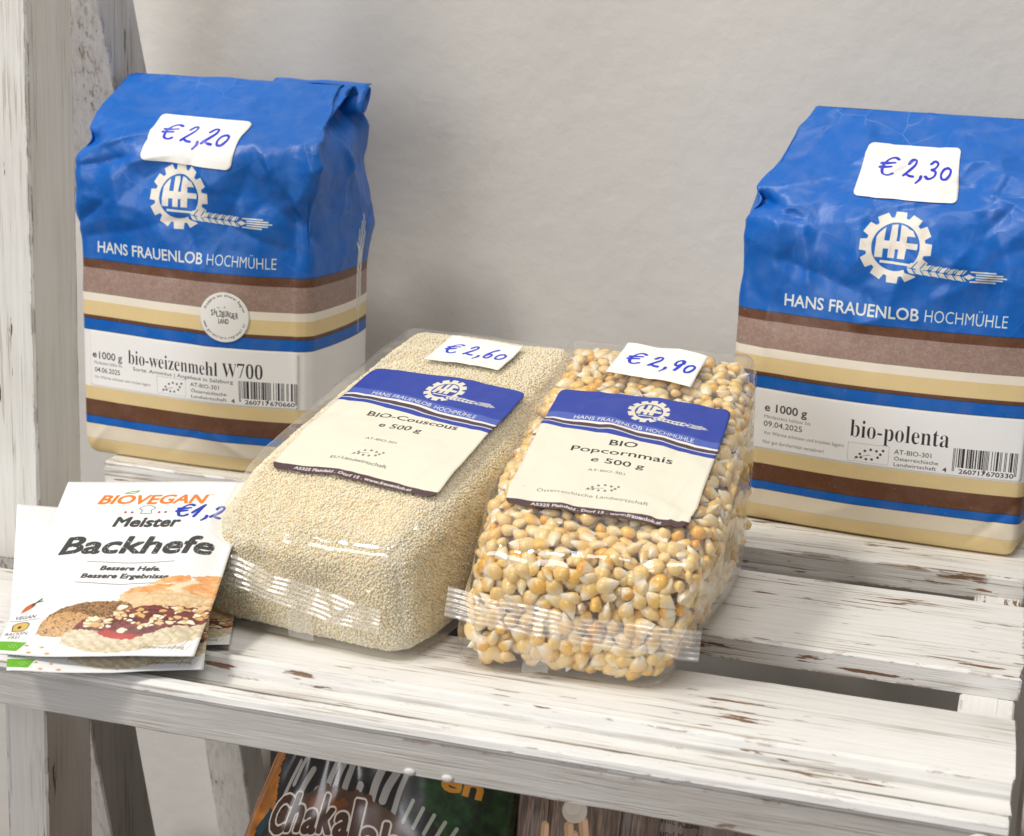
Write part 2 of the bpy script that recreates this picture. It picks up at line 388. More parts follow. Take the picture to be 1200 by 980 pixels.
def painted_wood(name, paint=(.80, .795, .77), axis=0, chip=.69, streak=.35, edge=.5, wood=(.22, .12, .06), seed=0.0, crackw=.75, grime_shade=None):
    """white paint over brown wood, brushed and chipped along the grain"""
    m, nt, N, L, P = new_mat(name)
    tc = N.new('ShaderNodeTexCoord')
    def nz(sc, detail=6, rough=.6, off=0.0, ani=14.0):
        mp = N.new('ShaderNodeMapping'); s_ = [sc, sc, sc]; s_[axis] = sc / ani
        mp.inputs['Scale'].default_value = s_; mp.inputs['Location'].default_value = (seed + off, seed * 2.1 + off, off)
        L.new(tc.outputs['Object'], mp.inputs['Vector'])
        n = N.new('ShaderNodeTexNoise'); n.inputs['Scale'].default_value = 1; n.inputs['Detail'].default_value = detail; n.inputs['Roughness'].default_value = rough
        L.new(mp.outputs[0], n.inputs['Vector']); return n.outputs['Fac']
    def rng_(v, a, b, c=0.0, d=1.0):
        r = N.new('ShaderNodeMapRange'); r.inputs[1].default_value = a; r.inputs[2].default_value = b; r.inputs[3].default_value = c; r.inputs[4].default_value = d
        L.new(v, r.inputs[0]); return r.outputs[0]
    def math_(op, a, b):
        q = N.new('ShaderNodeMath'); q.operation = op
        for i, v in enumerate((a, b)):
            if isinstance(v, (int, float)): q.inputs[i].default_value = v
            else: L.new(v, q.inputs[i])
        q.use_clamp = op in ('MAXIMUM', 'MULTIPLY'); return q.outputs[0]
    grain = nz(420, 5, .6, 0, 22); fine = nz(1500, 3, .6, 3.3, 30)
    patch = nz(38, 3, .55, 7.7, 2.2); chips = nz(430, 5, .62, 5.1, 10)
    c0 = math_('ADD', math_('MULTIPLY', patch, .42), math_('MULTIPLY', chips, .75))
    cm = rng_(c0, chip, chip + .022)
    bev = N.new('ShaderNodeBevel'); bev.samples = 4; bev.inputs['Radius'].default_value = .0016
    geo = N.new('ShaderNodeNewGeometry'); dot = N.new('ShaderNodeVectorMath'); dot.operation = 'DOT_PRODUCT'
    L.new(bev.outputs[0], dot.inputs[0]); L.new(geo.outputs['Normal'], dot.inputs[1])
    em = rng_(dot.outputs['Value'], .99, .90); em2 = math_('MULTIPLY', em, rng_(math_('ADD', nz(160, 5, .7, 11.0, 3), 0.0), .62 - edge * .14, .66 - edge * .14))
    mask = math_('MAXIMUM', cm, em2)
    crack = rng_(math_('ADD', math_('MULTIPLY', grain, .75), math_('MULTIPLY', patch, .25)), .60, .66, 0, crackw)
    lines = math_('MULTIPLY', rng_(nz(620, 3, .55, 21.0, 45), .585, .63), rng_(patch, .40, .60, .10, 1.0))
    wcol = N.new('ShaderNodeMix'); wcol.data_type = 'RGBA'; L.new(fine, wcol.inputs[0]); wcol.inputs[6].default_value = (wood[0] * .45, wood[1] * .45, wood[2] * .45, 1); wcol.inputs[7].default_value = (wood[0] * 1.5, wood[1] * 1.5, wood[2] * 1.5, 1)
    pc = N.new('ShaderNodeMix'); pc.data_type = 'RGBA'
    L.new(math_('MULTIPLY', rng_(math_('ADD', math_('MULTIPLY', grain, .6), math_('MULTIPLY', patch, .4)), .42, .62), streak), pc.inputs[0])
    pc.inputs[6].default_value = (*paint, 1); pc.inputs[7].default_value = (paint[0] * .62, paint[1] * .58, paint[2] * .52, 1)
    p2 = N.new('ShaderNodeMix'); p2.data_type = 'RGBA'; L.new(crack, p2.inputs[0]); L.new(pc.outputs[2], p2.inputs[6]); p2.inputs[7].default_value = (.30, .24, .17, 1)
    p3 = N.new('ShaderNodeMix'); p3.data_type = 'RGBA'; L.new(math_('MULTIPLY', lines, crackw), p3.inputs[0]); L.new(p2.outputs[2], p3.inputs[6]); p3.inputs[7].default_value = (.27, .20, .13, 1)
    mx = N.new('ShaderNodeMix'); mx.data_type = 'RGBA'; L.new(mask, mx.inputs[0]); L.new(p3.outputs[2], mx.inputs[6]); L.new(wcol.outputs[2], mx.inputs[7])
    fin_c = mx.outputs[2]
    if grime_shade:   # dirt lying in the moulding groove, and shade painted in front of the ridge
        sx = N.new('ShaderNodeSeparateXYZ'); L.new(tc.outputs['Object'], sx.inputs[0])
        for y0, hw, gst in grime_shade:
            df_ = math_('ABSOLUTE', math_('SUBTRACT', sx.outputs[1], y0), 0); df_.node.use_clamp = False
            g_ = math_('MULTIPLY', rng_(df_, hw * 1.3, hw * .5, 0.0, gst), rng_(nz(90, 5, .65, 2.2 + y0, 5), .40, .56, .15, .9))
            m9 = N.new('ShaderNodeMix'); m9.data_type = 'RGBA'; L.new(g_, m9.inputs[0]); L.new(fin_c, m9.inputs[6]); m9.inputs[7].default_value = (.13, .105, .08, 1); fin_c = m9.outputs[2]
    L.new(fin_c, P.inputs['Base Color'])
    P.inputs['Roughness'].default_value = .5
    h = math_('SUBTRACT', math_('SUBTRACT', math_('ADD', math_('MULTIPLY', grain, .6), math_('MULTIPLY', fine, .25)), math_('MULTIPLY', lines, .3)), math_('MULTIPLY', mask, .6))
    h.node.inputs[0].links[0].from_node.use_clamp = False
    h.node.use_clamp = False
    b = N.new('ShaderNodeBump'); b.inputs['Strength'].default_value = .6; b.inputs['Distance'].default_value = .0009
    L.new(h, b.inputs['Height']); L.new(b.outputs[0], P.inputs['Normal'])
    return m
def film_mat(name, haze=.05, tint=(1, .99, .97), rough=.07, bump=.25, bscale=60, gloss=1.0):
    m, nt, N, L, P = new_mat(name); N.remove(P)
    out = N['Material Output']
    tr = N.new('ShaderNodeBsdfTransparent'); tr.inputs[0].default_value = (*tint, 1)
    gl = N.new('ShaderNodeBsdfGlossy'); gl.inputs['Roughness'].default_value = rough; gl.inputs[0].default_value = (gloss, gloss, gloss, 1)
    df = N.new('ShaderNodeBsdfDiffuse'); df.inputs[0].default_value = (.9, .88, .85, 1)
    fr = N.new('ShaderNodeLayerWeight'); fr.inputs[0].default_value = .5
    tc = N.new('ShaderNodeTexCoord'); nz = N.new('ShaderNodeTexNoise'); nz.inputs['Scale'].default_value = bscale; nz.inputs['Detail'].default_value = 3; nz.inputs['Distortion'].default_value = .8
    L.new(tc.outputs['Object'], nz.inputs['Vector'])
    b = N.new('ShaderNodeBump'); b.inputs['Strength'].default_value = bump; b.inputs['Distance'].default_value = .004
    L.new(nz.outputs['Fac'], b.inputs['Height'])
    for n in (gl, fr): L.new(b.outputs[0], n.inputs['Normal'])
    m1 = N.new('ShaderNodeMixShader'); m1.inputs[0].default_value = haze; L.new(tr.outputs[0], m1.inputs[1]); L.new(df.outputs[0], m1.inputs[2])
    pw = N.new('ShaderNodeMath'); pw.operation = 'POWER'; pw.inputs[1].default_value = 4.0; L.new(fr.outputs['Facing'], pw.inputs[0])
    fm = N.new('ShaderNodeMath'); fm.operation = 'MULTIPLY_ADD'; fm.inputs[1].default_value = .55; fm.inputs[2].default_value = .07; fm.use_clamp = True; L.new(pw.outputs[0], fm.inputs[0])
    m2 = N.new('ShaderNodeMixShader'); L.new(fm.outputs[0], m2.inputs[0]); L.new(m1.outputs[0], m2.inputs[1]); L.new(gl.outputs[0], m2.inputs[2])
    L.new(m2.outputs[0], out.inputs[0]); return m

# ------------------------------------------------------------------ setting
def box_mesh(name, x0, x1, y0, y1, z0, z1, bev=1.0, seg=2):
    bm = bmesh.new(); bmesh.ops.create_cube(bm, size=1)
    for v in bm.verts: v.co = Vector((x0 + (v.co.x + .5) * (x1 - x0), y0 + (v.co.y + .5) * (y1 - y0), z0 + (v.co.z + .5) * (z1 - z0))) * MM
    if bev: bmesh.ops.bevel(bm, geom=list(bm.edges), offset=bev * MM, segments=seg, profile=.6, affect='EDGES')
    me = bpy.data.meshes.new(name); bm.to_mesh(me); bm.free()
    return me
def board_mesh(name, prof, x0, x1, n=160, amp=.25, seed=1, taper_r=0):
    """closed outline (y,z) run along x, with a hand-worn wobble"""
    prof = np.array(prof, float); k = len(prof); xs = np.linspace(x0, x1, n + 1)
    V = np.zeros((n + 1, k, 3))
    for i in range(k):
        nd = vnoise(xs / 14., np.full_like(xs, i * 1.7 + seed), seed) - .5; nf = vnoise(xs / 2.5, np.full_like(xs, i * 2.3 + seed), seed + 5) - .5
        V[:, i, 0] = xs; V[:, i, 1] = prof[i, 0] + (nd + nf * .5) * amp; V[:, i, 2] = prof[i, 1] + (vnoise(xs / 11., np.full_like(xs, i * 3.1), seed + 9) - .5) * amp * .8
    V[0, :, 0] += (vnoise(np.arange(k) * .8, np.zeros(k), seed) - .5) * 1.2; V[-1, :, 0] += (vnoise(np.arange(k) * .8, np.ones(k) * 4, seed) - .5) * 1.6
    F = []
    idx = lambda a, b: a * k + b % k
    for a in range(n):
        for b in range(k): F.append((idx(a, b), idx(a, b + 1), idx(a + 1, b + 1), idx(a + 1, b)))
    bm = bmesh.new(); vs = [bm.verts.new(Vector(v) * MM) for v in V.reshape(-1, 3)]
    for f in F: bm.faces.new([vs[i] for i in f])
    bm.faces.new([vs[idx(0, b)] for b in range(k)][::-1]); bm.faces.new([vs[idx(n, b)] for b in range(k)])
    bmesh.ops.recalc_face_normals(bm, faces=bm.faces)
    bm.verts.index_update(); sharp = set()
    for b in range(k):
        d0 = prof[b] - prof[b - 1]; d1 = prof[(b + 1) % k] - prof[b]
        if abs(math.degrees(math.atan2(d0[0] * d1[1] - d0[1] * d1[0], d0 @ d1))) > 32: sharp.add(b)
    for e in bm.edges:
        i0, i1 = e.verts[0].index, e.verts[1].index
        if (abs(i0 - i1) == k and i0 % k in sharp) or (i0 // k == i1 // k and i0 // k in (0, n)): e.smooth = False
    me = bpy.data.meshes.new(name); bm.to_mesh(me); bm.free()
    me.polygons.foreach_set('use_smooth', np.ones(len(me.polygons), bool))
    return me

def wall_mat():
    m, nt, N, L, P = new_mat('plaster')
    tc = N.new('ShaderNodeTexCoord')
    a = N.new('ShaderNodeTexNoise'); a.inputs['Scale'].default_value = 90; a.inputs['Detail'].default_value = 8; a.inputs['Distortion'].default_value = .1
    b_ = N.new('ShaderNodeTexNoise'); b_.inputs['Scale'].default_value = 7; b_.inputs['Detail'].default_value = 4
    L.new(tc.outputs['Object'], a.inputs['Vector']); L.new(tc.outputs['Object'], b_.inputs['Vector'])
    r = N.new('ShaderNodeValToRGB'); r.color_ramp.elements[0].position = .3; r.color_ramp.elements[1].position = .7
    r.color_ramp.elements[0].color = (.61, .59, .555, 1); r.color_ramp.elements[1].color = (.66, .64, .605, 1)
    L.new(b_.outputs['Fac'], r.inputs[0]); L.new(r.outputs[0], P.inputs['Base Color'])
    bp = N.new('ShaderNodeBump'); bp.inputs['Strength'].default_value = .30; bp.inputs['Distance'].default_value = .002
    L.new(a.outputs['Fac'], bp.inputs['Height']); L.new(bp.outputs[0], P.inputs['Normal']); P.inputs['Roughness'].default_value = .85
    return m
wall = link('wall', box_mesh('wall', -3000, 3000, 130, 150, -700, 900, 0), wall_mat()); tag(wall, kind='structure')
floor = link('floor', box_mesh('floor', -3000, 3000, -3000, 130, -760, -700, 0), plain_mat('floor_boards', (.20, .15, .11), .6)); tag(floor, kind='structure')

shelf = empty('shelf_unit', (0, 0, -700))
tag(shelf, 'white chipped wooden slatted shelf holding the flour bags, grain packs and sachets', 'shelf')
SH = 700  # children are drawn in scene millimetres
def sh(name, me, mat):
    o = link(name, me, mat, shelf); o.location = (0, 0, SH * MM); return o
m_front = painted_wood('front_board_paint', chip=.715, streak=.30, edge=.35, seed=1.3, grime_shade=((-.2040, .0012, 1.0), (-.1906, .0004, .4)))
m_slat = painted_wood('slat_paint', chip=.685, streak=.25, edge=.75, seed=4.6)
m_back = painted_wood('back_slat_paint', chip=.70, streak=.40, edge=.9, seed=9.2)
m_post = painted_wood('post_paint', axis=2, chip=.73, streak=.30, edge=.8, seed=2.4, paint=(.78, .77, .73), wood=(.12, .09, .06), crackw=.35)
m_strut = painted_wood('strut_paint', axis=2, chip=.735, streak=.45, edge=.4, seed=6.1, paint=(.62, .60, .57), wood=(.12, .09, .06))
m_sup = painted_wood('support_paint', axis=1, chip=.70, streak=.2, edge=.5, seed=3.1)
m_rail = painted_wood('rail_shade_paint', chip=.76, streak=.45, edge=.25, seed=7.9, paint=(.54, .525, .50), crackw=.3)  # rail coloured greyer to carry the shade on its front face

def slat_prof(y0, y1, z0=-8., z1=0.):
    return [(y0 + .8, z1), (y0 + 12, z1 + .1), ((y0 + y1) / 2, z1), (y1 - .8, z1), (y1, z1 - .8), (y1, z0), (y0, z0), (y0, z1 - .8)]
sh('slat', board_mesh('slat', slat_prof(0, 73, -9.5), -286, 108, seed=2), m_back)
sh('slat', board_mesh('slat', slat_prof(-104, -31), -232, 108.5, seed=3), m_slat)
fp = [(-139, -.6), (-140, 0), (-160, .1), (-182.0, 0), (-183.6, -1.0), (-184.6, -.9), (-185.8, 1.0), (-187.6, 1.7), (-189.2, 1.0), (-190.0, -1.6), (-191.2, -3.9), (-194.5, -4.6), (-199.5, -4.0), (-202.6, -2.2), (-203.4, -2.2), (-204.4, -6.2), (-206.4, -6.2), (-207.3, -1.4), (-208.4, -.1), (-210.6, -.3), (-212.2, -1.7), (-212.7, -3.6), (-211.2, -4.8), (-211.0, -7.4), (-139, -7.4)]
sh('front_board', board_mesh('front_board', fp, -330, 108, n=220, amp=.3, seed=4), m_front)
sh('front_rail', board_mesh('front_rail', [(-200, -7.6), (-211.2, -5.0), (-212.2, -5.6), (-213.0, -15.8), (-211.8, -16.6), (-200, -16.6)], -330, 107.2, n=160, amp=.35, seed=6), m_rail)
for x0 in (90, -286):
    sh('cross_support', board_mesh('cross_support', slat_prof(x0, x0 + 17.5, -30, -8.2 if x0 > 0 else -9.7), -136 if x0 > 0 else -90, 70, seed=8), None)
for o in [c for c in shelf.children if c.name.startswith('cross_support')]:
    me = o.data  # board ran along x; turn it to run along y
    for v in me.vertices: x, y, z = v.co; v.co = (y, x, z)
    me.flip_normals(); me.materials.clear(); me.materials.append(m_sup)
def upright(name, x0, x1, y0, y1, z0, z1, mat, slope=0.0, seed=1, zref=0):
    me = board_mesh(name, [(y0 + .8, -x1), (y1 - .8, -x1), (y1, -x1 + .8), (y1, -x0 - .8), (y1 - .8, -x0), (y0 + .8, -x0), (y0, -x0 - .8), (y0, -x1 + .8)], z0, z1, n=120, amp=.3, seed=seed)
    for v in me.vertices:
        x, y, z = v.co; v.co = (-z, y + (x - zref * MM) * slope, x)
    bm = bmesh.new(); bm.from_mesh(me); bmesh.ops.recalc_face_normals(bm, faces=bm.faces); bm.to_mesh(me); bm.free()
    return sh(name, me, mat)
upright('front_post', -272, -238, -129, -99, -.2, 420, m_post, seed=3)
upright('front_post', -254.5, -236.8, -130, -98, -690, -6.5, m_post, seed=12)
upright('front_post', 111.5, 145, -196, -130, -690, 2, m_strut, seed=5)
upright('back_strut', -340, -306, 36, 68, -10, 420, m_strut, slope=-.37, seed=7, zref=198)
upright('back_strut', -296, -260, -61, -27, -420, -12, m_strut, slope=-.28, seed=9, zref=-91)
upright('back_strut', -284, -263, 90, 112, -460, -62, m_post, slope=-.28, seed=10, zref=-167)
for x0, y0 in ((-62.1, 0), (-50.3, 0), (101, 0)):
    bm = bmesh.new(); bmesh.ops.create_uvsphere(bm, u_segments=12, v_segments=8, radius=1)
    q = 3.0 if x0 > 50 else 1.5 if x0 != -57 else .8
    for v in bm.verts: v.co = Vector((x0 + v.co.x * q * 1.25, -213.2 + v.co.y * .8, (-6.5 if x0 > 50 else -15.0) + v.co.z * q * .8)) * MM
    me = bpy.data.meshes.new('paint_drip'); bm.to_mesh(me); bm.free(); me.polygons.foreach_set('use_smooth', np.ones(len(me.polygons), bool))
    sh('paint_drip', me, plain_mat('drip_paint', (.66, .65, .62), .45, .1, 200, .04))
# lower tier of the same unit
m_low = plain_mat('bare_wood', (.20, .145, .10), .6, .4, 260, .25)
for y0 in (-205, -130, -55, 20):
    sh('lower_slat', board_mesh('lower_slat', slat_prof(y0, y0 + 66, -238, -230), -330, 108, n=60, seed=int(y0) % 17), m_low)
for x0 in (-330, 90):
    sh('lower_support', box_mesh('lower_support', x0, x0 + 17, -205, 86, -256, -238.2, .8), m_sup)

# ------------------------------------------------------------------ soft boxes
class SoftBox:
    """box shell W x D x H (x 0..W, y 0..D, z 0..H) with rounded edges and a warp"""
    def __init__(s, W, D, H, r, warp, step=1.3):
        s.W, s.D, s.H, s.r, s.warp, s.step = W, D, H, r, warp, step
    def place(s, P, off=0.0):
        P = np.asarray(P, float); r = s.r; dim = np.array([s.W, s.D, s.H])
        q = np.clip(P, r, dim - r); d = P - q; L = np.linalg.norm(d, axis=-1, keepdims=True)
        n = d / np.maximum(L, 1e-6)
        return s.warp(q + n * (r + off), P, n)
    def shell(s):
        nx, ny, nz = [max(4, int(round(a / s.step))) for a in (s.W, s.D, s.H)]
        ids = {}; V = []; F = []; side = []
        def vid(i, j, k):
            key = (i, j, k)
            if key not in ids: ids[key] = len(V); V.append((i * s.W / nx, j * s.D / ny, k * s.H / nz))
            return ids[key]
        for i in range(nx):
            for k in range(nz):
                F.append((vid(i, 0, k), vid(i + 1, 0, k), vid(i + 1, 0, k + 1), vid(i, 0, k + 1))); side.append(0)
                F.append((vid(i + 1, ny, k), vid(i, ny, k), vid(i, ny, k + 1), vid(i + 1, ny, k + 1))); side.append(2)
        for j in range(ny):
            for k in range(nz):
                F.append((vid(nx, j, k), vid(nx, j + 1, k), vid(nx, j + 1, k + 1), vid(nx, j, k + 1))); side.append(1)
                F.append((vid(0, j + 1, k), vid(0, j, k), vid(0, j, k + 1), vid(0, j + 1, k + 1))); side.append(3)
        for i in range(nx):
            for j in range(ny):
                F.append((vid(i, j, nz), vid(i + 1, j, nz), vid(i + 1, j + 1, nz), vid(i, j + 1, nz))); side.append(4)
                F.append((vid(i, j + 1, 0), vid(i + 1, j + 1, 0), vid(i + 1, j, 0), vid(i, j, 0))); side.append(5)
        return np.array(V), np.array(F), np.array(side)
    def uvmm(s, P, side):
        x, y, z = P[..., 0], P[..., 1], P[..., 2]; sd = side[:, None]
        u = np.select([sd == 0, sd == 1, sd == 2, sd == 3, sd == 4], [x, s.W + y, s.W + s.D + s.W - x, -y, x], x)
        v = np.select([sd == 4, sd == 5], [s.H + y, -y], z)
        return u, v
    def build(s, name, mat, parent, canvas=None, off=0.0, cu=0.0):
        V, F, side = s.shell(); uv = None
        if canvas is not None:
            u, v = s.uvmm(V[F], side); a, b = canvas.uv(u + cu, v); uv = np.stack([a, b], -1).reshape(-1, 2)
        return link(name, mesh_np(name, s.place(V, off), F, uv), mat, parent)
    def point(s, u, v, face='front'):
        u = np.asarray(u, float); v = np.asarray(v, float)
        if face == 'front':
            x = np.clip(u, 0, s.W); y = np.clip(u - s.W, 0, s.D) + np.clip(-u, 0, s.D)
            return np.stack([x, y, v], -1)
        return np.stack([u, v, np.full_like(u, s.H)], -1)
    def patch(s, name, mat, parent, cx, cy, w_, h_, rot=0.0, corner=2.0, off=.35, face='front', canvas=None, step=1.0, outline=None, lift=None, round_=False, skew=0.0):
        """thin sheet stuck on the surface, its outline a rounded rectangle or a disc"""
        nu = max(6, int(w_ / step)); nv = max(6, int(h_ / step))
        tv = np.linspace(0, 1, nv + 1); tu = np.linspace(0, 1, nu + 1)
        if corner and not round_: tv = np.sort(np.unique(np.concatenate([tv, 1 - np.geomspace(.04, 1, 5) * corner / h_, np.geomspace(.04, 1, 5) * corner / h_]).round(6)))
        nv = len(tv) - 1
        b = (tv - .5) * h_; half = np.full_like(b, w_ / 2)
        if round_:
            b = -np.cos(tv * np.pi) * h_ / 2; half = np.sqrt(np.maximum(0, 1 - (b / (h_ / 2)) ** 2)) * w_ / 2 + .01
        elif corner:
            dd = np.maximum(0, corner - (h_ / 2 - np.abs(b))); half = w_ / 2 - corner + np.sqrt(np.maximum(0, corner ** 2 - dd ** 2))
        A = (tu[:, None] * 2 - 1) * half[None, :]; B = np.broadcast_to(b[None, :], A.shape)
        c, q = math.cos(rot), math.sin(rot); As = A + B * skew
        U = cx + As * c - B * q; Vv = cy + As * q + B * c
        def S(U, Vv, o=0): return s.place(s.point(U, Vv, face), o)
        P = S(U, Vv); e = .6
        du = S(U + e, Vv) - S(U - e, Vv); dv = S(U, Vv + e) - S(U, Vv - e)
        n = np.cross(du, dv); n /= np.maximum(np.linalg.norm(n, axis=-1, keepdims=True), 1e-9)
        o_ = off if lift is None else off + lift(A / (w_ / 2), B / (h_ / 2))[..., None]
        P = P + n * o_
        F = grid_faces(nu, nv)
        AB = np.stack([A, B], -1).reshape(-1, 2)
        uv = None
        if canvas is not None:
            a_, b_ = canvas.uv(AB[:, 0] + w_ / 2, AB[:, 1] + h_ / 2); uv = np.stack([a_, b_], -1)[F].reshape(-1, 2)
        Pf = P.reshape(-1, 3)
        # thickness: a second sheet just under the first, closed round the rim
        Pb = Pf - n.reshape(-1, 3) * min(.16, off * .6)
        N0 = len(Pf); F2 = F[:, ::-1] + N0
        ring = [i * (nv + 1) for i in range(nu + 1)] + [nu * (nv + 1) + j for j in range(1, nv + 1)] + [i * (nv + 1) + nv for i in range(nu - 1, -1, -1)] + [j for j in range(nv - 1, 0, -1)]
        R = np.array(ring); R2 = np.roll(R, -1); Fr = np.stack([R + N0, R2 + N0, R2, R], -1)
        Fa = np.concatenate([F, F2, Fr])
        if uv is not None:
            uvv = uv.reshape(-1, 4, 2); uvr = np.full((len(Fr), 4, 2), .004); uv = np.concatenate([uvv, uvv[:, ::-1], uvr]).reshape(-1, 2)
        return link(name, mesh_np(name, np.concatenate([Pf, Pb]), Fa, uv), mat, parent)

# ------------------------------------------------------------------ flour bags
BLUE = (0, 96, 186); GOLD = (228, 204, 150); BROWN = (104, 66, 44); CREAM = (243, 234, 216); TAUPE = (158, 132, 120); WHITE = (243, 241, 237); INK = (44, 40, 42)
def bag_canvas(W, D):
    c = Canvas(-D, 0, W + D + 20, 205, 7, BLUE)
    for a, b, col, g in ((0, 7.5, GOLD, .02), (7.5, 14.3, (230, 218, 196), .02), (14.3, 17.8, BLUE, 0), (17.8, 25.3, BROWN, .06), (25.3, 31.3, GOLD, .02), (31.3, 57, WHITE, 0), (57, 62, BLUE, 0), (62, 63.6, BROWN, .05), (63.6, 70, GOLD, .02), (70, 73.6, CREAM, 0), (73.6, 84.6, TAUPE, .16), (84.6, 88.4, BROWN, .08)):
        c.band(a, b, col, g, seed=int(a * 3) + 1)
    for z in (17.8, 62, 88.4, 57, 14.3): c.band(z - .15, z + .25, (30, 40, 70), amt=.5)
    for _ in range(260):  # print specks
        x = rng.uniform(-D, W + D); y = rng.uniform(5, 88); c.disc(x, y, rng.uniform(.06, .16), (215, 200, 185))
    return c
def bag_print(c, x0):
    """x0: canvas x of the printed block"""
    gear_logo(c, x0 + 62.3, 119.6, 14.0, (232, 224, 212), BLUE)
    c.text('HANS FRAUENLOB', x0 + 19.8, 91.8, 5.0, 54.2, (232, 228, 220), bold=.016)
    c.text('HOCHMÜHLE', x0 + 76.2, 91.8, 5.0, 30.6, (232, 228, 220), bold=-.004)
def bag_marks(c, seed, W):
    r = np.random.default_rng(seed)   # rubbed lines where the paper was folded
    for _ in range(46):
        x = r.uniform(-10, W + 10); y = r.uniform(92, 196); a = r.uniform(0, math.pi); L = r.uniform(1.5, 8)
        c.stroke([(x, y), (x + L * .5 * math.cos(a) + r.normal() * .5, y + L * .5 * math.sin(a)), (x + L * math.cos(a), y + L * math.sin(a))], .16, (120, 160, 215), alpha=.35, smooth=True)
def info_label_common(c, x, date):
    pass

def price_canvas(w_, h_, txt, x, y, h, adv, wd=1.0, rot=0.0, col=(8, 44, 196), shear=.15):
    c = Canvas(0, 0, w_, h_, 14, (240, 240, 236)); c.hand(txt, x, y, h, adv, wd * 1.25, rot=rot, col=col, shear=shear); return c

def bag_warp(W, D, zr, zt, yr, bulge_f, bulge_s, amp, seed, creases, front_bias=.5, roof_len=None, lean=0.0, gus=16., notch=(), topx=0.0):
    H = zr + roof_len
    def warp(p, rest, n):
        x, y, z = p[..., 0].copy(), p[..., 1].copy(), p[..., 2].copy()
        rx, ry, rz = rest[..., 0], rest[..., 1], rest[..., 2]
        # perimeter coordinate for wrinkles
        s = np.where(rx >= W - 1e-6, W + ry, np.where(rx <= 1e-6, -ry, np.where(ry >= D - 1e-6, W + D + (W - rx), rx)))
        zz = np.clip(rz / zr, 0, 1); tr = np.clip((rz - zr) / (H - zr), 0, 1)
        vert = np.sin(np.pi * np.clip(zz * .93 + .035, 0, 1)) ** .55
        bx = np.clip(rx / W, 0, 1); by = np.clip(ry / D, 0, 1)
        fb = np.sin(np.pi * np.clip(bx, 0, 1) ** (math.log(.5) / math.log(front_bias))) ** .8
        y = y - bulge_f * fb * vert * (1 - by) * (1 - tr) + bulge_f * .6 * fb * vert * by * (1 - tr)
        x = x + (bx * 2 - 1) * bulge_s * np.sin(np.pi * by) ** .8 * vert * (1 - tr * .5)
        # foot a little drawn in
        ft = np.clip(1 - rz / 9., 0, 1) ** 2
        x = x + (.5 - bx) * 5.0 * ft; y = y + (.5 - by) * 4.0 * ft
        # wrinkles, along the outward normal
        w1 = facets(s, rz, (-D, 60, W + D, H + 20), 46, seed); w2 = facets(s * 1.0, rz * 1.0, (-D, 60, W + D, H + 20), 150, seed + 3); w3 = facets(s, rz * .5, (-D, -10, W + D, 60), 30, seed + 7)
        up = np.clip((rz - 72) / 55., 0, 1); up = up * up * (3 - 2 * up)
        d = amp * (w1 * 1.15 + w2 * .5) * up * np.where(s > W, .55, 1) + w3 * .35 * (1 - up)
        edge = np.clip((W - np.abs(s - W / 2) * 2) / W, 0, 1)
        for a, b, dep, wd in creases: d = d + crease(s, rz, a, b, dep, wd)
        cr = np.random.default_rng(seed + 5)
        for _q in range(34):
            ax, az = cr.uniform(-6, W + D * .7), cr.uniform(84, H - 12); an = cr.normal(1.2, .9); ln = cr.uniform(12, 42)
            d = d + crease(s, rz, (ax, az), (ax + ln * math.cos(an), az + ln * math.sin(an)), cr.choice((-1, 1)) * cr.uniform(.5, 1.7), cr.uniform(1.2, 3.2))
        for (cx, cz, rad, dep) in notch: d = d - dep * np.exp(-(((s - cx) / rad) ** 2 + ((rz - cz) / (rad * .55)) ** 2))
        d = d * (1 - .8 * np.clip(1 - rz / 6., 0, 1))
        x = x + n[..., 0] * d; y = y + n[..., 1] * d
        nz = n[..., 2]
        # roof: the top of the bag is drawn together to a ridge
        h = rz - zr; k = 3.2; sp = np.where(h > 25, h, k * np.log1p(np.exp(np.clip(h / k, -40, 40)))); t = np.clip(sp / (H - zr), 0, 1.08)
        slopez = (zt - zr) / (H - zr)
        zn = np.where(h > -25, np.minimum(rz, zr) + 0 * rz, rz)
        zlow = np.where(rz < zr, rz - (sp) * (1 - slopez) * 1.0, zr + h - sp * (1 - slopez))
        z = zlow + (z - rz) * (1 - tr)
        yy = yr + (by - .5) * 5.0
        gut = np.sin(np.pi * by) * t * gus * (np.clip(np.abs(bx * 2 - 1), 0, 1) ** 6)
        x = x - np.sign(bx - .5) * gut + (bx - .5) * topx * t
        y = y * (1 - t) + yy * t
        z = z + np.maximum(0, d * .55) * t * (by < .5)
        y = y - d * .5 * t * (by < .5)
        z = z - 3.0 * np.sin(np.pi * by) * t * 0
        y = y + lean * z
        return np.stack([x, y, z], -1)
    return warp, H

def flour_bag(loc, rz, W, D, zr, zt, yr, rl, off, seed, creases, notch, texts, stickers, label, bulge=(8, 4), front_bias=.5, amp=1.0, topx=0.0, gus=16.):
    t = empty('flour_bag', loc, rz); tag(t, label, 'flour bag')
    warp, H = bag_warp(W, D, zr, zt, yr, bulge[0], bulge[1], amp, seed, creases, front_bias, rl, notch=notch, topx=topx, gus=gus)
    sb = SoftBox(W, D, H, 2.0, warp, 1.2)
    c = bag_canvas(W, D + 16); bag_print(c, 0); bag_marks(c, seed, W)
    texts(c)
    mat = print_mat('bag_paper_%d' % seed, c.image('bag_print_%d' % seed), rough=.40, bump=.08, spec=.42, dirt=.03, crumple=.26)
    sb.build('paper_body', mat, t, c, cu=off)
    stickers(sb, t)
    return t, sb, mat

STICK = lambda c, name: print_mat(name, c.image(name), rough=.38, bump=.03, bscale=500, spec=.5, dirt=.01)
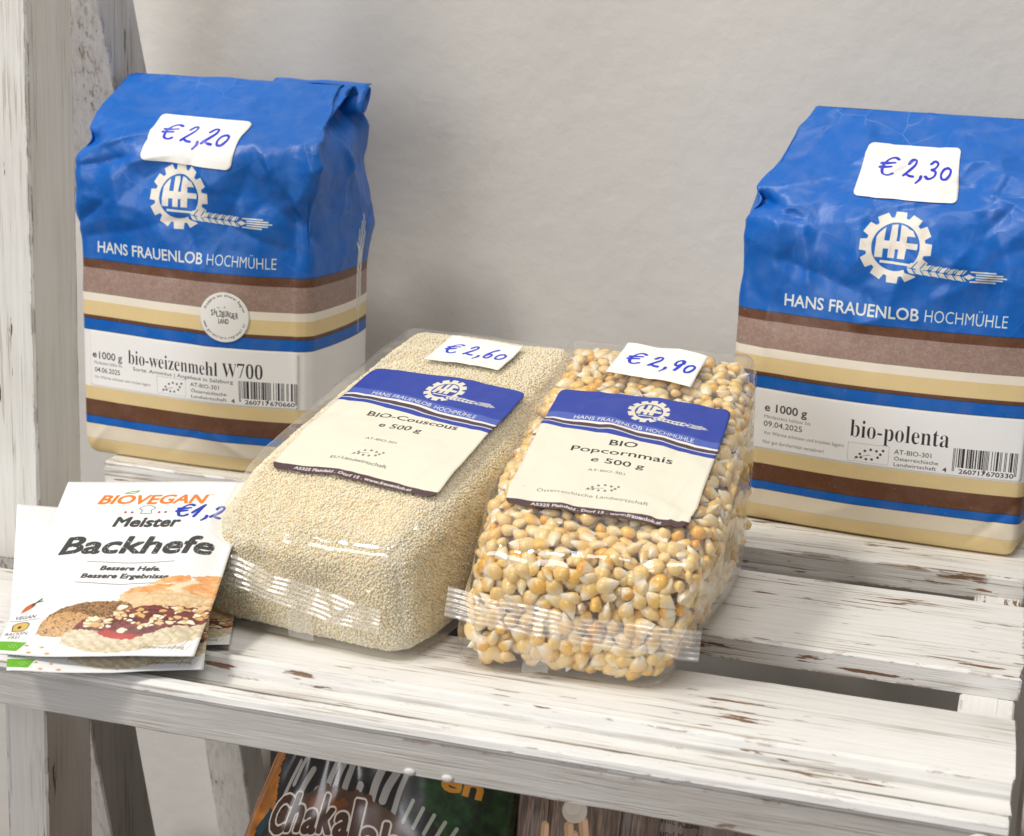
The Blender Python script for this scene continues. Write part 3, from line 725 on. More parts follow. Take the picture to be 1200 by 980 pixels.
# --- left bag: wheat flour
def left_texts(c):
    # white ear of wheat running up the gusset of the side
    bx = 109 + 11.5 + 47.0
    for k in range(7):
        z = 66 + k * 4.2
        for sg in (-1, 1): c.poly([(bx, z), (bx + sg * 3.4, z + 3.6), (bx + sg * 3.6, z + 7.5), (bx + sg * .7, z + 4.2)], (230, 226, 216))
    for q in (-2.6, -1.2, 0, 1.3, 2.5): c.stroke([(bx + q * .8, 90), (bx + q * 1.3, 111 - abs(q) * 2.5)], .8, (230, 226, 216))
    c.stroke([(bx, 66), (bx, 58)], .8, (230, 226, 216))
def left_stickers(sb, t):
    w_, h_ = 101, 24.2
    c = Canvas(0, 0, w_, h_, 14, (247, 246, 243))
    # local x = s + 0.3
    c.text('e', 1.2, 12.6, 3.0, 2.2, bold=.02, col=INK); c.text('1000 g', 4.7, 12.2, 3.4, 12.4, bold=.006, col=INK)
    c.text('Mindestens haltbar bis', 2.0, 9.6, 1.5, 15, col=(120, 118, 118)); c.text('04.06.2025', 2.2, 6.0, 2.3, 13.6, bold=.002, col=INK)
    c.text('Vor Wärme schützen und trocken lagern', 2.0, 3.2, 1.35, 30, col=(110, 108, 108))
    c.text(serif('bio-weizenmehl W700'), 20.5, 12.0, 6.6, 65.5, col=INK, bold=-.010)
    c.text('Sorte: Arminius | Angebaut in Salzburg', 23.0, 9.2, 1.65, 50, col=INK)
    leaf_dots(c, 35.5, 1.0, 14.6, 7.4)
    c.text('AT-BIO-301', 52.5, 6.0, 1.9, 14, col=INK); c.text('Österreichische', 52.8, 3.4, 1.5, 17, col=INK); c.text('Landwirtschaft', 52.8, .9, 1.5, 17, col=INK)
    barcode(c, 75.5, 1.4, 26 * .96, 9.4, '4260717670660', 3)
    sb.patch('info_label', STICK(c, 'wheat_flour_info'), t, 54.3, 44.2, w_, h_, corner=.8, off=.22, canvas=c, rot=0)
    c = Canvas(0, 0, 22, 22, 18, (240, 239, 234))
    def arc(txt, r, a0, a1, cap, inv=False):
        n = len(txt)
        for i, ch in enumerate(txt):
            if ch == ' ': continue
            a = a0 + (a1 - a0) * i / (n - 1)
            c.text(ch, 11 + r * math.cos(a), 11 + r * math.sin(a), cap, None, INK, 'c', .006, rot=(a - math.pi / 2) if not inv else a + math.pi / 2)
    R_ = math.radians
    arc('Produkte aus unserer Region', 8.6, R_(158), R_(18), 1.25); arc('www.garantiert-regional.at', 9.7, R_(198), R_(342), 1.25, True)
    r = np.random.default_rng(4)
    x = 5.2
    for i, ch in enumerate('SALZBURGER'):
        c.text(ch, x, 11.4 - .08 * i + r.normal() * .25, 2.6, 1.05, INK, bold=.02, shear=-.1, rot=r.normal() * .08); x += 1.22
    c.text('LAND', 8.4, 8.0, 2.2, 4.6, INK, bold=.02)
    c.disc(11.2, 15.0, .45, (214, 160, 120)); c.stroke([(7.8, 14.8), (9.0, 14.5)], .2, INK)
    sb.patch('round_sticker', STICK(c, 'regional_sticker'), t, 73.4, 70.2, 22, 21.4, off=.42, canvas=c, round_=True, step=.7)
    c = price_canvas(43.5, 28, 'E 2,20', 4.6, 10.4, 10.2, 6.4, 1.05, rot=-.02)
    sb.patch('price_sticker', STICK(c, 'price_tag_wheat'), t, 53.5, 147.0, 43.5, 28, rot=-.045, corner=2.4, off=.5, canvas=c, skew=-.02)
left_creases = [((0, 1), (13, 15), .9, 1.2), ((105, 1), (90, 16), 1.1, 1.4), ((40, 3), (62, 20), -.7, 3.0), ((12, 30), (40, 6), .6, 5.0), ((2, 134), (34, 150), 3.4, 3.0), ((-2, 128), (26, 134), -4.2, 3.2), ((30, 141), (44, 152), -2.4, 2.6), ((80, 150), (103, 118), 3.4, 4.0), ((84, 140), (70, 96), -1.8, 5.0), ((104, 0), (104, 128), .9, 1.4),
                ((97, 132), (104, 92), -3.0, 3.6), ((70, 158), (100, 168), 2.6, 3.2), ((106, 166), (112, 120), 3.0, 2.6), ((128, 160), (150, 122), 1.8, 3.0), ((84, 120), (58, 84), 1.6, 6.0), ((63, 86), (66, 30), 1.1, 7.0), ((60, 20), (88, 4), 1.3, 4.0)]
bagL, sbL, matL = flour_bag((-301, 10, .2), 0.0, 109, 64, 142, 166.5, 46, 52, 11.5, 11, left_creases, [(4, 140, 9, 6)], left_texts, left_stickers,
    'blue and brown striped paper bag of wheat flour priced 2,20 with a round sticker', bulge=(9, 3.5), front_bias=.62, amp=2.9, gus=20)
# rolled end of the folded top, showing its layers
def roll_strip(name, parent, mat, x0, x1, cy, cz, a, turns=1.6, wd=17, th=1.5, tilt=.5, yaw=0.0):
    pts = []
    for q in np.linspace(0, 1, 60):
        ang = q * turns * 2 * math.pi; rx = wd / 2 * (1 - .45 * q); ry = 3.2 * (1 - .62 * q)
        pts.append((rx * math.cos(ang), ry * math.sin(ang)))
    pts = np.array(pts); c, s_ = math.cos(tilt), math.sin(tilt)
    Y = cy + pts[:, 0] * c - pts[:, 1] * s_; Z = cz + pts[:, 0] * s_ + pts[:, 1] * c
    xs = np.linspace(x0, x1, 14)
    V = np.stack([np.broadcast_to(xs[:, None], (14, 60)) + 0 * Y, np.broadcast_to(Y, (14, 60)) + (xs[:, None] - x1) * yaw, np.broadcast_to(Z, (14, 60)) + (vnoise(xs[:, None] / 9., np.arange(60)[None, :] / 9., 3) - .5) * .8], -1).reshape(-1, 3)
    F = grid_faces(13, 59)
    uv = np.full((F.size, 2), .9)
    o = link(name, mesh_np(name, V, F, uv), mat, parent)
    md = o.modifiers.new('paper', 'SOLIDIFY'); md.thickness = .00035; return o
roll_strip('rolled_top', bagL, matL, 66, 111.5, 53, 160.5, 0, tilt=.85)

# --- right bag: polenta
def right_texts(c): pass
def right_stickers(sb, t):
    w_, h_ = 113, 24.2
    c = Canvas(0, 0, w_, h_, 14, (246, 246, 245))
    ox = -5.0
    c.text('e 1000 g', 15.2 + ox, 15.6, 3.4, 18.2, bold=.012, col=INK); c.text('Mindestens haltbar bis', 15.2 + ox, 12.6, 1.5, 20, col=(130, 128, 130)); c.text('09.04.2025', 15.2 + ox, 9.2, 2.4, 16.6, col=INK)
    c.text('Vor Wärme schützen und trocken lagern', 15.4 + ox, 5.8, 1.5, 34, col=(110, 108, 110)); c.text('Nur gut durcherhitzt verzehren!', 15.4 + ox, 2.0, 1.5, 26, col=(110, 108, 110))
    c.text(serif('bio-polenta'), 51.5 + ox, 10.8, 7.6, 38.5, col=INK, bold=-.010)
    leaf_dots(c, 51.2 + ox, .8, 16.2, 7.6); c.text('AT-BIO-301', 69.4 + ox, 5.8, 2.0, 14.4, col=INK); c.text('Österreichische', 69.6 + ox, 3.2, 1.55, 17, col=INK); c.text('Landwirtschaft', 69.6 + ox, .8, 1.55, 16.4, col=INK)
    barcode(c, 92.0 + ox, 1.6, 24, 9.4, '4260717670330', 5)
    sb.patch('info_label', STICK(c, 'polenta_info'), t, 61.5, 44.2, w_, h_, corner=.8, off=.22, canvas=c)
    c = price_canvas(42, 30.5, 'E 2,30', 7.2, 13.0, 10.0, 5.9, 1.0, rot=-.03, col=(30, 40, 190))
    sb.patch('price_sticker', STICK(c, 'price_tag_polenta'), t, 61.2, 154.5, 42, 30.5, rot=.0, corner=2.4, off=.5, canvas=c, skew=-.03)
right_creases = [((0, 1), (14, 14), .9, 1.2), ((119, 1), (104, 18), 1.3, 1.4), ((100, 4), (119, 24), -1.2, 2.0), ((30, 4), (60, 16), .6, 4.0), ((12, 40), (14, 5), .9, 1.6), ((0, 134), (26, 126), -5.0, 3.2), ((4, 140), (30, 150), 3.0, 4.0), ((10, 112), (52, 100), -2.6, 4.4), ((24, 128), (30, 100), 2.4, 3.0), ((90, 150), (116, 136), 3.2, 3.6), ((112, 150), (78, 104), -3.2, 4.4), ((96, 128), (80, 108), 3.2, 3.0),
                 ((24, 150), (52, 172), 2.6, 5.0), ((14, 100), (12, 60), 1.3, 3.0), ((60, 160), (58, 138), -1.8, 3.0), ((78, 100), (110, 118), 1.6, 5.0), ((60, 92), (70, 120), 1.4, 6.0)]
bagR, sbR, matR = flour_bag((-15, 37, .2), math.radians(-6), 119, 56, 132, 168, 45, 58, 0.0, 23, right_creases, [(3, 132, 9, 5)], right_texts, right_stickers,
    'blue and brown striped paper bag of polenta priced 2,30 at the right end', bulge=(9, 3), front_bias=.5, amp=3.0, topx=-26, gus=14)

# ------------------------------------------------------------------ clear packs
film = film_mat('clear_film', haze=.05, bump=.07, bscale=60)
film_seal = film_mat('heat_sealed_film', haze=.20, bump=.10, bscale=90, rough=.24)

def wavef(x): return 0.5 - 0.5 * np.cos(np.pi * np.clip(x, 0, 1))
def pack_label(w_, h_, lines, ppm=14):
    c = Canvas(0, 0, w_, h_, ppm, (228, 224, 206)); LB = (38, 62, 158); BR = (78, 56, 62)
    f = lambda v0: (lambda X: h_ * (1 - v0 - .085 * wavef(X / w_)))
    c.band(f(.36), f(-.2), LB); c.band(f(.272), f(.215), (74, 96, 180)); c.band(f(.29), f(.272), (232, 230, 222)); c.band(f(.318), f(.29), BR); c.band(f(.327), f(.318), (200, 205, 225))
    gear_logo(c, w_ * .555, h_ * .865, w_ * .118, (222, 216, 196), LB, slant=.1)
    def wp(V):
        V = V.copy(); V[:, 1] -= h_ * .085 * wavef(V[:, 0] / w_); return V
    c.text('HANS FRAUENLOB', w_ * .16, h_ * (1 - .262), h_ * .034, w_ * .40, (226, 224, 214), bold=.004, warp=wp); c.text('HOCHMÜHLE', w_ * .585, h_ * (1 - .262), h_ * .034, w_ * .27, (226, 224, 214), warp=wp)
    for txt, cx, v, cap, wd, bold, col in lines: c.text(txt, w_ * cx, h_ * (1 - v), cap, wd, col, 'c', bold)
    leaf_dots(c, w_ * .36, h_ * .155, w_ * .24, h_ * .075, (120, 118, 110), box=False)
    c.band(-1, lambda X: h_ * (.045 - .012 * np.abs(X / w_ - .5)), BR)
    c.text('A5325 Plainfeld . Dorf 15 . www.frauenlob.at', w_ * .5, h_ * .012, h_ * .019, w_ * .72, (222, 214, 212), 'c', .03)
    return c

def pack(name, label, cat, loc, rz, W, L, H, tilt, seed, cut=0.0, sag=0.05, dent=1.5):
    t = empty(name, loc, rz); tag(t, label, cat)
    tn = math.tan(math.radians(tilt))
    def mk(r, pinch, amp, slump, taut=0.0):
        def warp(p, rest, n):
            x, y, z = p[..., 0].copy(), p[..., 1].copy(), p[..., 2].copy()
            rx, ry, rz_ = rest[..., 0], rest[..., 1], rest[..., 2]
            bx = rx / W; by = ry / L; bz = rz_ / H
            side = np.sin(np.pi * np.clip(bz, 0, 1)) ** .7
            # belly of the sides, narrower at the top front edge
            x = x + (bx * 2 - 1) * 3.5 * side * np.sin(np.pi * np.clip(by * .8 + .18, 0, 1)) - (bx * 2 - 1) * 4.5 * bz * np.clip(1 - by * 5.0, 0, 1)
            x = x - cut * bx * np.clip(1 - bz, 0, 1) ** 1.3 * np.clip(1 - by / .75, 0, 1) - (bx * 2 - 1) * 3.0 * np.clip((by - .55) / .45, 0, 1)
            y = y - 3.0 * side * np.sin(np.pi * np.clip(bx, 0, 1)) * (1 - by) * 1.0
            # the filling lies higher towards the back
            top = 1 + (tn * y / H) * 1.0 - sag * np.clip(1 - by / .34, 0, 1) ** 1.6
            y = y + dent * bz * np.clip(1 - by * 4, 0, 1) * (np.exp(-((bx - .62) / .10) ** 2 - ((bz - .5) / .22) ** 2) + .7 * np.exp(-((bx - .3) / .12) ** 2 - ((bz - .62) / .2) ** 2) - .6 * np.exp(-((bx - .45) / .1) ** 2))
            z = z * top
            z = z + 2.0 * np.sin(np.pi * bx) * np.sin(np.pi * np.clip(by, 0, 1)) * bz - slump * bz * np.clip((by - .86) / .14, 0, 1) ** 2
            k = facets(rx + rz_ * .9, ry + rz_ * .7, (-20, -20, W + 50, L + 50), 90, seed) * amp
            k2 = facets(rx + rz_ * .5, rz_ + ry * .4, (-20, -20, W + 50, L + 50), 300, seed + 2) * amp * .7 * np.clip(1 - by * 2.2, 0, 1)
            d = k + k2
            if pinch:
                tt = np.where(ry < 1e-6, rz_, H + ry); cr = np.random.default_rng(seed + 77)
                for _q in range(26):
                    ax, at_ = cr.uniform(-4, W + 4), cr.uniform(2, H + 34); an = cr.uniform(-.7, .7) + (math.pi / 2 if cr.random() < .35 else 0); ln = cr.uniform(9, 30)
                    d = d + crease(rx, tt, (ax, at_), (ax + ln * math.cos(an), at_ + ln * math.sin(an)), cr.uniform(.35, .9), cr.uniform(.7, 1.6))
                d = d + pinch * np.abs(facets(rx + rz_ * .8, ry + rz_ * .6, (-20, -20, W + 50, L + 50), 420, seed + 9)) + pinch * .5
            ed = np.exp(-(((1 - bz) * H) ** 2 + (by * L) ** 2) / 40.) * taut * np.sin(np.pi * np.clip(bx * .9 + .05, 0, 1)) ** .5; y = y - ed; z = z + ed * .8
            x = x + n[..., 0] * d; y = y + n[..., 1] * d; z = z + n[..., 2] * d * (bz > .02)
            z = np.maximum(z, .25 + 0 * z)
            return np.stack([x - W / 2, y, z], -1)
        return SoftBox(W, L, H, r, warp, 1.3)
    return t, mk

def fin(parent, sb, W, z0, hgt, x0, x1, name='seal_fin', slope=0.0, yoff=-1.6, seed=1, mat=None, hang=2.5):
    nx, nz = 90, 48; X, Z = np.meshgrid(np.linspace(x0, x1, nx + 1), np.linspace(0, 1, nz + 1), indexing='ij')
    zz = z0 + slope * (X - x0) - Z * hgt
    base = sb.place(np.stack([np.clip(X, 4, W - 4), 0 * X, np.clip(zz, 1.5, sb.H - 2)], -1))
    V = base.copy(); V[..., 0] = X - W / 2; V[..., 2] = np.maximum(zz * 1.0 + (vnoise(X / 8, Z, seed) - .5) * 1.2, .6)
    out = np.maximum(0, np.abs(X - W / 2) - W / 2 + 4)
    V[..., 1] += yoff - hang * Z * (.6 + .8 * vnoise(X / 12, Z * .4, seed + 4)) + .20 * np.sin(Z * 2 * math.pi * 6) + .5 * (vnoise(X / 3., Z * 2, seed + 7) - .5)
    V[..., 1] += out * .25
    o = link(name, mesh_np(name, V.reshape(-1, 3), grid_faces(nx, nz)), mat or film_seal, parent); return o

def strip_down(parent, sb, W, xc, wd, z0, z1, name='back_seam'):
    nx, nz = 8, 24; X, Z = np.meshgrid(np.linspace(xc - wd / 2, xc + wd / 2, nx + 1), np.linspace(z0, z1, nz + 1), indexing='ij')
    V = sb.place(np.stack([X, 0 * X, Z], -1)); V[..., 1] -= .7 + .5 * (vnoise(X, Z / 3, 8)); V[..., 2] = np.maximum(V[..., 2], .4)
    return link(name, mesh_np(name, V.reshape(-1, 3), grid_faces(nx, nz)), film_seal, parent)

# ---- couscous
packC, mkC = pack('couscous_pack', 'clear bag of fine pale couscous priced 2,60 with a blue and cream label', 'food pack', (-119.0, -165.5, 0), math.radians(-8.8), 79, 150, 43, 15.5, 31, sag=.15, dent=4.0)
outC = mkC(3.4, .30, .62, 14, 1.8); inC = mkC(9.0, 0, .62, 14)
m, nt, N, L_, P = new_mat('couscous_grain')
at = N.new('ShaderNodeAttribute'); at.attribute_name = 'rnd'; rp = N.new('ShaderNodeValToRGB'); e = rp.color_ramp.elements
e[0].color = (.80, .66, .42, 1); e[1].color = (.95, .88, .69, 1); e[0].position = 0; e[1].position = 1; q = e.new(.35); q.color = (.91, .80, .57, 1)
L_.new(at.outputs['Fac'], rp.inputs[0]); L_.new(rp.outputs[0], P.inputs['Base Color']); P.inputs['Roughness'].default_value = .55
P.inputs['Subsurface Weight'].default_value = 0.35; P.inputs['Subsurface Radius'].default_value = (1, .7, .4); P.inputs['Subsurface Scale'].default_value = .0012
m_grain = m
m_core = plain_mat('couscous_mass', (.88, .77, .54), .8, .6, 900, .12, .001)
inC.build('couscous_mass', m_core, packC, off=-.95)
# grains
ico = bmesh.new(); bmesh.ops.create_icosphere(ico, subdivisions=1, radius=1); IV = np.array([v.co[:] for v in ico.verts]); IF = np.array([[v.index for v in f.verts] for f in ico.faces]); ico.free()
ico = bmesh.new(); bmesh.ops.create_icosphere(ico, subdivisions=2, radius=1); IV2 = np.array([v.co[:] for v in ico.verts]); IF2 = np.array([[v.index for v in f.verts] for f in ico.faces]); ico.free()
def surf_points(sb, sp, jit, faces='tfrl', ymax=1.0):
    out = []
    def g(a, b):
        A, B = np.meshgrid(np.arange(sp / 2, a, sp), np.arange(sp / 2, b, sp * .87), indexing='ij')
        A = A + (np.arange(B.shape[1])[None, :] % 2) * sp / 2
        return (A + rng.normal(0, jit, A.shape)).ravel().clip(0, a), (B + rng.normal(0, jit, A.shape)).ravel().clip(0, b)
    if 't' in faces: a, b = g(sb.W, sb.D); out.append(np.stack([a, b, 0 * a + sb.H], -1))
    if 'f' in faces: a, b = g(sb.W, sb.H); out.append(np.stack([a, 0 * a, b], -1))
    if 'k' in faces: a, b = g(sb.W, sb.H * 1.6); b = b / 1.6; out.append(np.stack([a, 0 * a + sb.D, b], -1))
    if 'r' in faces: a, b = g(sb.D, sb.H * 1.5); out.append(np.stack([0 * a + sb.W, a, b / 1.5], -1))
    if 'l' in faces: a, b = g(sb.D, sb.H * 1.5); out.append(np.stack([0 * a, a, b / 1.5], -1))
    return np.concatenate(out)
GP = surf_points(inC, .92, .24, 'tfrlk'); n = len(GP)
ctr = inC.place(GP, -.8) + rng.normal(0, .10, (n, 3)); sz = rng.uniform(.42, .60, (n, 1, 1))
V = ctr[:, None, :] + IV[None] * sz * rng.uniform(.8, 1.2, (n, 1, 3)); V[..., 2] = np.maximum(V[..., 2], .5)
F = (IF[None] + (np.arange(n) * 12)[:, None, None]).reshape(-1, 3)
me = mesh_np('couscous_grains', V.reshape(-1, 3), F); a = me.attributes.new('rnd', 'FLOAT', 'POINT'); a.data.foreach_set('value', np.repeat(rng.random(n), 12).astype(np.float32))
tag(link('couscous_grains', me, m_grain, packC), kind='stuff')
outC.build('film', film, packC)
fin(packC, outC, 79, 28.5, 8.5, 0.5, 72, slope=-.14, seed=2); strip_down(packC, outC, 79, 42, 9, 3, 15)
w_, h_ = 64, 69
DK = (34, 36, 34)
cl = pack_label(w_, h_, [('BIO-Couscous', .54, .475, h_ * .044, w_ * .56, .012, DK), ('e 500 g', .52, .565, h_ * .044, w_ * .26, .010, DK), ('AT-BIO-301', .49, .70, h_ * .018, w_ * .19, 0, DK), ('EU-Landwirtschaft', .47, .885, h_ * .022, w_ * .34, .004, (70, 70, 66))])
outC.patch('product_label', STICK(cl, 'couscous_label'), packC, 42.5, 60.5, w_, h_, rot=0.0, corner=3.0, off=.55, face='top', canvas=cl)
cp = price_canvas(32, 22, 'E 2,60', 3.4, 7.5, 7.6, 4.9, .85, rot=.02)
outC.patch('price_sticker', STICK(cp, 'price_tag_couscous'), packC, 41.5, 117, 32, 22, rot=-.0, corner=.4, off=.8, face='top', canvas=cp)

# ---- popcorn
packP, mkP = pack('popcorn_pack', 'clear bag of yellow popcorn kernels priced 2,90 with a blue and cream label', 'food pack', (-24.5, -163, 0), math.radians(3.5), 77, 146, 43, 17.0, 47, cut=15.0)
outP = mkP(4.0, .42, .7, 12, 1.8); inP = mkP(9.0, 0, .7, 12)
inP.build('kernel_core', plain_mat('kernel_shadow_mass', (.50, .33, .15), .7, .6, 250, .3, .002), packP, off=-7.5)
m, nt, N, L_, P = new_mat('kernel')
at = N.new('ShaderNodeAttribute'); at.attribute_name = 'rnd'; tp = N.new('ShaderNodeAttribute'); tp.attribute_name = 'tip'
r1 = N.new('ShaderNodeValToRGB'); e = r1.color_ramp.elements; e[0].color = (.82, .42, .03, 1); e[1].color = (.90, .70, .36, 1); q = e.new(.2); q.color = (.84, .50, .07, 1); q = e.new(.45); q.color = (.87, .60, .20, 1)
L_.new(at.outputs['Fac'], r1.inputs[0])
tc = N.new('ShaderNodeTexCoord'); nz = N.new('ShaderNodeTexNoise'); nz.inputs['Scale'].default_value = 260; nz.inputs['Detail'].default_value = 3; L_.new(tc.outputs['Object'], nz.inputs['Vector'])
ad = N.new('ShaderNodeMath'); ad.operation = 'MULTIPLY_ADD'; ad.inputs[1].default_value = .80; L_.new(nz.outputs['Fac'], ad.inputs[0]); L_.new(tp.outputs['Fac'], ad.inputs[2])
mr = N.new('ShaderNodeMapRange'); mr.inputs[1].default_value = .60; mr.inputs[2].default_value = 1.0; L_.new(ad.outputs[0], mr.inputs[0])
mx = N.new('ShaderNodeMix'); mx.data_type = 'RGBA'; L_.new(mr.outputs[0], mx.inputs[0]); L_.new(r1.outputs[0], mx.inputs[6]); mx.inputs[7].default_value = (.92, .84, .68, 1)
L_.new(mx.outputs[2], P.inputs['Base Color']); P.inputs['Roughness'].default_value = .32; P.inputs['Subsurface Weight'].default_value = .25; P.inputs['Subsurface Radius'].default_value = (1, .6, .25); P.inputs['Subsurface Scale'].default_value = .002; P.inputs['Coat Weight'].default_value = .45; P.inputs['Coat Roughness'].default_value = .2
bp = N.new('ShaderNodeBump'); bp.inputs['Strength'].default_value = .35; bp.inputs['Distance'].default_value = .0008; L_.new(nz.outputs['Fac'], bp.inputs['Height']); L_.new(bp.outputs[0], P.inputs['Normal'])
m_kern = m
def kernel_shape(k):
    r = np.random.default_rng(k + 50); v = IV2.copy(); z = v[:, 2]
    wd = (1 - .38 * np.clip(z, -1, 1) - .34 * np.clip(z, 0, 1) ** 2)
    rnd = r.random(); rx, ry, rz_ = r.uniform(2.3, 3.0), r.uniform(1.7, 2.3), r.uniform(3.5, 4.5)
    if rnd < .2: rx, ry, rz_ = 2.7, 2.5, 2.8; wd = wd * .3 + .7
    x = v[:, 0] * wd * rx; y = v[:, 1] * wd * ry; y = y - .5 * np.exp(-(x / 1.2) ** 2) * (v[:, 1] > 0) * np.clip(z + .6, 0, 1)
    zz = z * rz_ + .8 * np.clip(z - .6, 0, 1)
    P = np.stack([x, y, zz], -1) + r.normal(0, .17, v.shape)
    return P, np.clip(z * .5 + .32, 0, 1), rnd
KS = [kernel_shape(k) for k in range(14)]
def set_attr(me, nm, vals): a = me.attributes.new(nm, 'FLOAT', 'POINT'); a.data.foreach_set('value', np.asarray(vals, np.float32))
kmesh = []
for P_, tip, rd in KS:
    me = mesh_np('kernel', P_, IF2); set_attr(me, 'tip', tip); set_attr(me, 'rnd', np.full(len(P_), rd)); me.materials.append(m_kern); kmesh.append(me)
def poisson(sb, off, dmin, dens, faces, seed):
    r = np.random.default_rng(seed); C = surf_points(sb, 1.4, .5, faces); r.shuffle(C); pos = sb.place(C, off); cell = {}; keep = []
    for i, p in enumerate(pos):
        key = tuple((p // dmin).astype(int)); ok = True
        for dx in (-1, 0, 1):
            for dy in (-1, 0, 1):
                for dz in (-1, 0, 1):
                    for j in cell.get((key[0] + dx, key[1] + dy, key[2] + dz), ()):
                        if ((pos[j] - p) ** 2).sum() < dmin * dmin: ok = False; break
                    if not ok: break
                if not ok: break
            if not ok: break
        if ok: keep.append(i); cell.setdefault(key, []).append(i)
    K = C[keep]; q = np.clip(K, sb.r, np.array([sb.W, sb.D, sb.H]) - sb.r); nrm = K - q; nrm /= np.maximum(np.linalg.norm(nrm, axis=1, keepdims=True), 1e-6)
    return pos[keep], nrm, K
def rot_to(nrm, r):
    """long axis mostly along the film, flat side outwards"""
    a = r.normal(size=3); a -= a @ nrm * nrm * r.uniform(.5, 1.0); a /= np.linalg.norm(a)
    b = nrm + r.normal(size=3) * .35; b -= b @ a * a; b /= np.linalg.norm(b); c = np.cross(b, a)
    return np.stack([c, b, a], 1)
kr = np.random.default_rng(5)
items = []
for off, dm, fc, sd in ((-2.4, 3.45, 'tfrlk', 1), (-5.0, 3.6, 'tfrl', 2)):
    pos, nrm, K = poisson(inP, off, dm, 1, fc, sd)
    for p, nn, kk in zip(pos, nrm, K):
        p = p + kr.normal(0, .35, 3); p[2] = max(p[2], 3.4)
        items.append((p, rot_to(nn, kr), kr.integers(0, 14), kr.uniform(.66, 1.04), off, nn, kk))
pm = Matrix.Translation(Vector((-24.5, -163, 0))) @ Matrix.Rotation(math.radians(3.5), 4, 'Z')
def score(it):
    p, R_, k, sc, off, nn, kk = it; wp = pm @ Vector(p); view = (CAM * 1000 - wp); d = view.length; nw = (pm.to_3x3() @ Vector(nn))
    vis = nw.dot(view.normalized()); hid = (10 < kk[0] < 68 and 40 < kk[1] < 100 and kk[2] >= 42)
    return d + (1e4 if vis < .02 or off < -4 or hid else 0)
items.sort(key=score)
for it in items[:300]:
    p, R_, k, sc = it[:4]; o = bpy.data.objects.new('kernel', kmesh[k]); COL.objects.link(o); o.parent = packP
    M4 = Matrix(R_.tolist()).to_4x4(); o.matrix_local = Matrix.Translation(Vector(p) * MM) @ M4 @ Matrix.Scale(sc, 4)
rest = items[300:]; nv = len(IV2)
V = np.concatenate([(KS[k][0] * sc) @ R_.T + p for p, R_, k, sc, *_ in rest]); V[:, 2] = np.maximum(V[:, 2], .5)
F = (IF2[None] + (np.arange(len(rest)) * nv)[:, None, None]).reshape(-1, 3)
me = mesh_np('loose_kernels', V, F); set_attr(me, 'tip', np.concatenate([KS[it[2]][1] for it in rest])); set_attr(me, 'rnd', np.repeat([KS[it[2]][2] for it in rest], nv))
tag(link('loose_kernels', me, m_kern, packP), kind='stuff')
outP.build('film', film, packP)
fin(packP, outP, 77, 26.5, 8.5, -5.0, 76, slope=-.05, seed=5); strip_down(packP, outP, 77, 30, 10, 2, 13)
w_, h_ = 62, 70
cl = pack_label(w_, h_, [('BIO', .50, .475, h_ * .044, w_ * .155, .012, DK), ('Popcornmais', .51, .55, h_ * .044, w_ * .56, .008, DK), ('e 500 g', .51, .63, h_ * .04, w_ * .29, .008, DK), ('AT-BIO-301', .47, .70, h_ * .018, w_ * .2, 0, (90, 90, 84)), ('Österreichische Landwirtschaft', .45, .885, h_ * .022, w_ * .60, 0, (110, 108, 100))])
outP.patch('product_label', STICK(cl, 'popcorn_label'), packP, 39.0, 54.5, w_, h_, rot=-.05, corner=3.0, off=.7, face='top', canvas=cl)
cp = price_canvas(33, 24, 'E 2,90', 3.8, 9.0, 8.0, 5.1, .95, rot=-.02)
outP.patch('price_sticker', STICK(cp, 'price_tag_popcorn'), packP, 41, 114, 33, 24, rot=-.15, corner=.4, off=.9, face='top', canvas=cp)

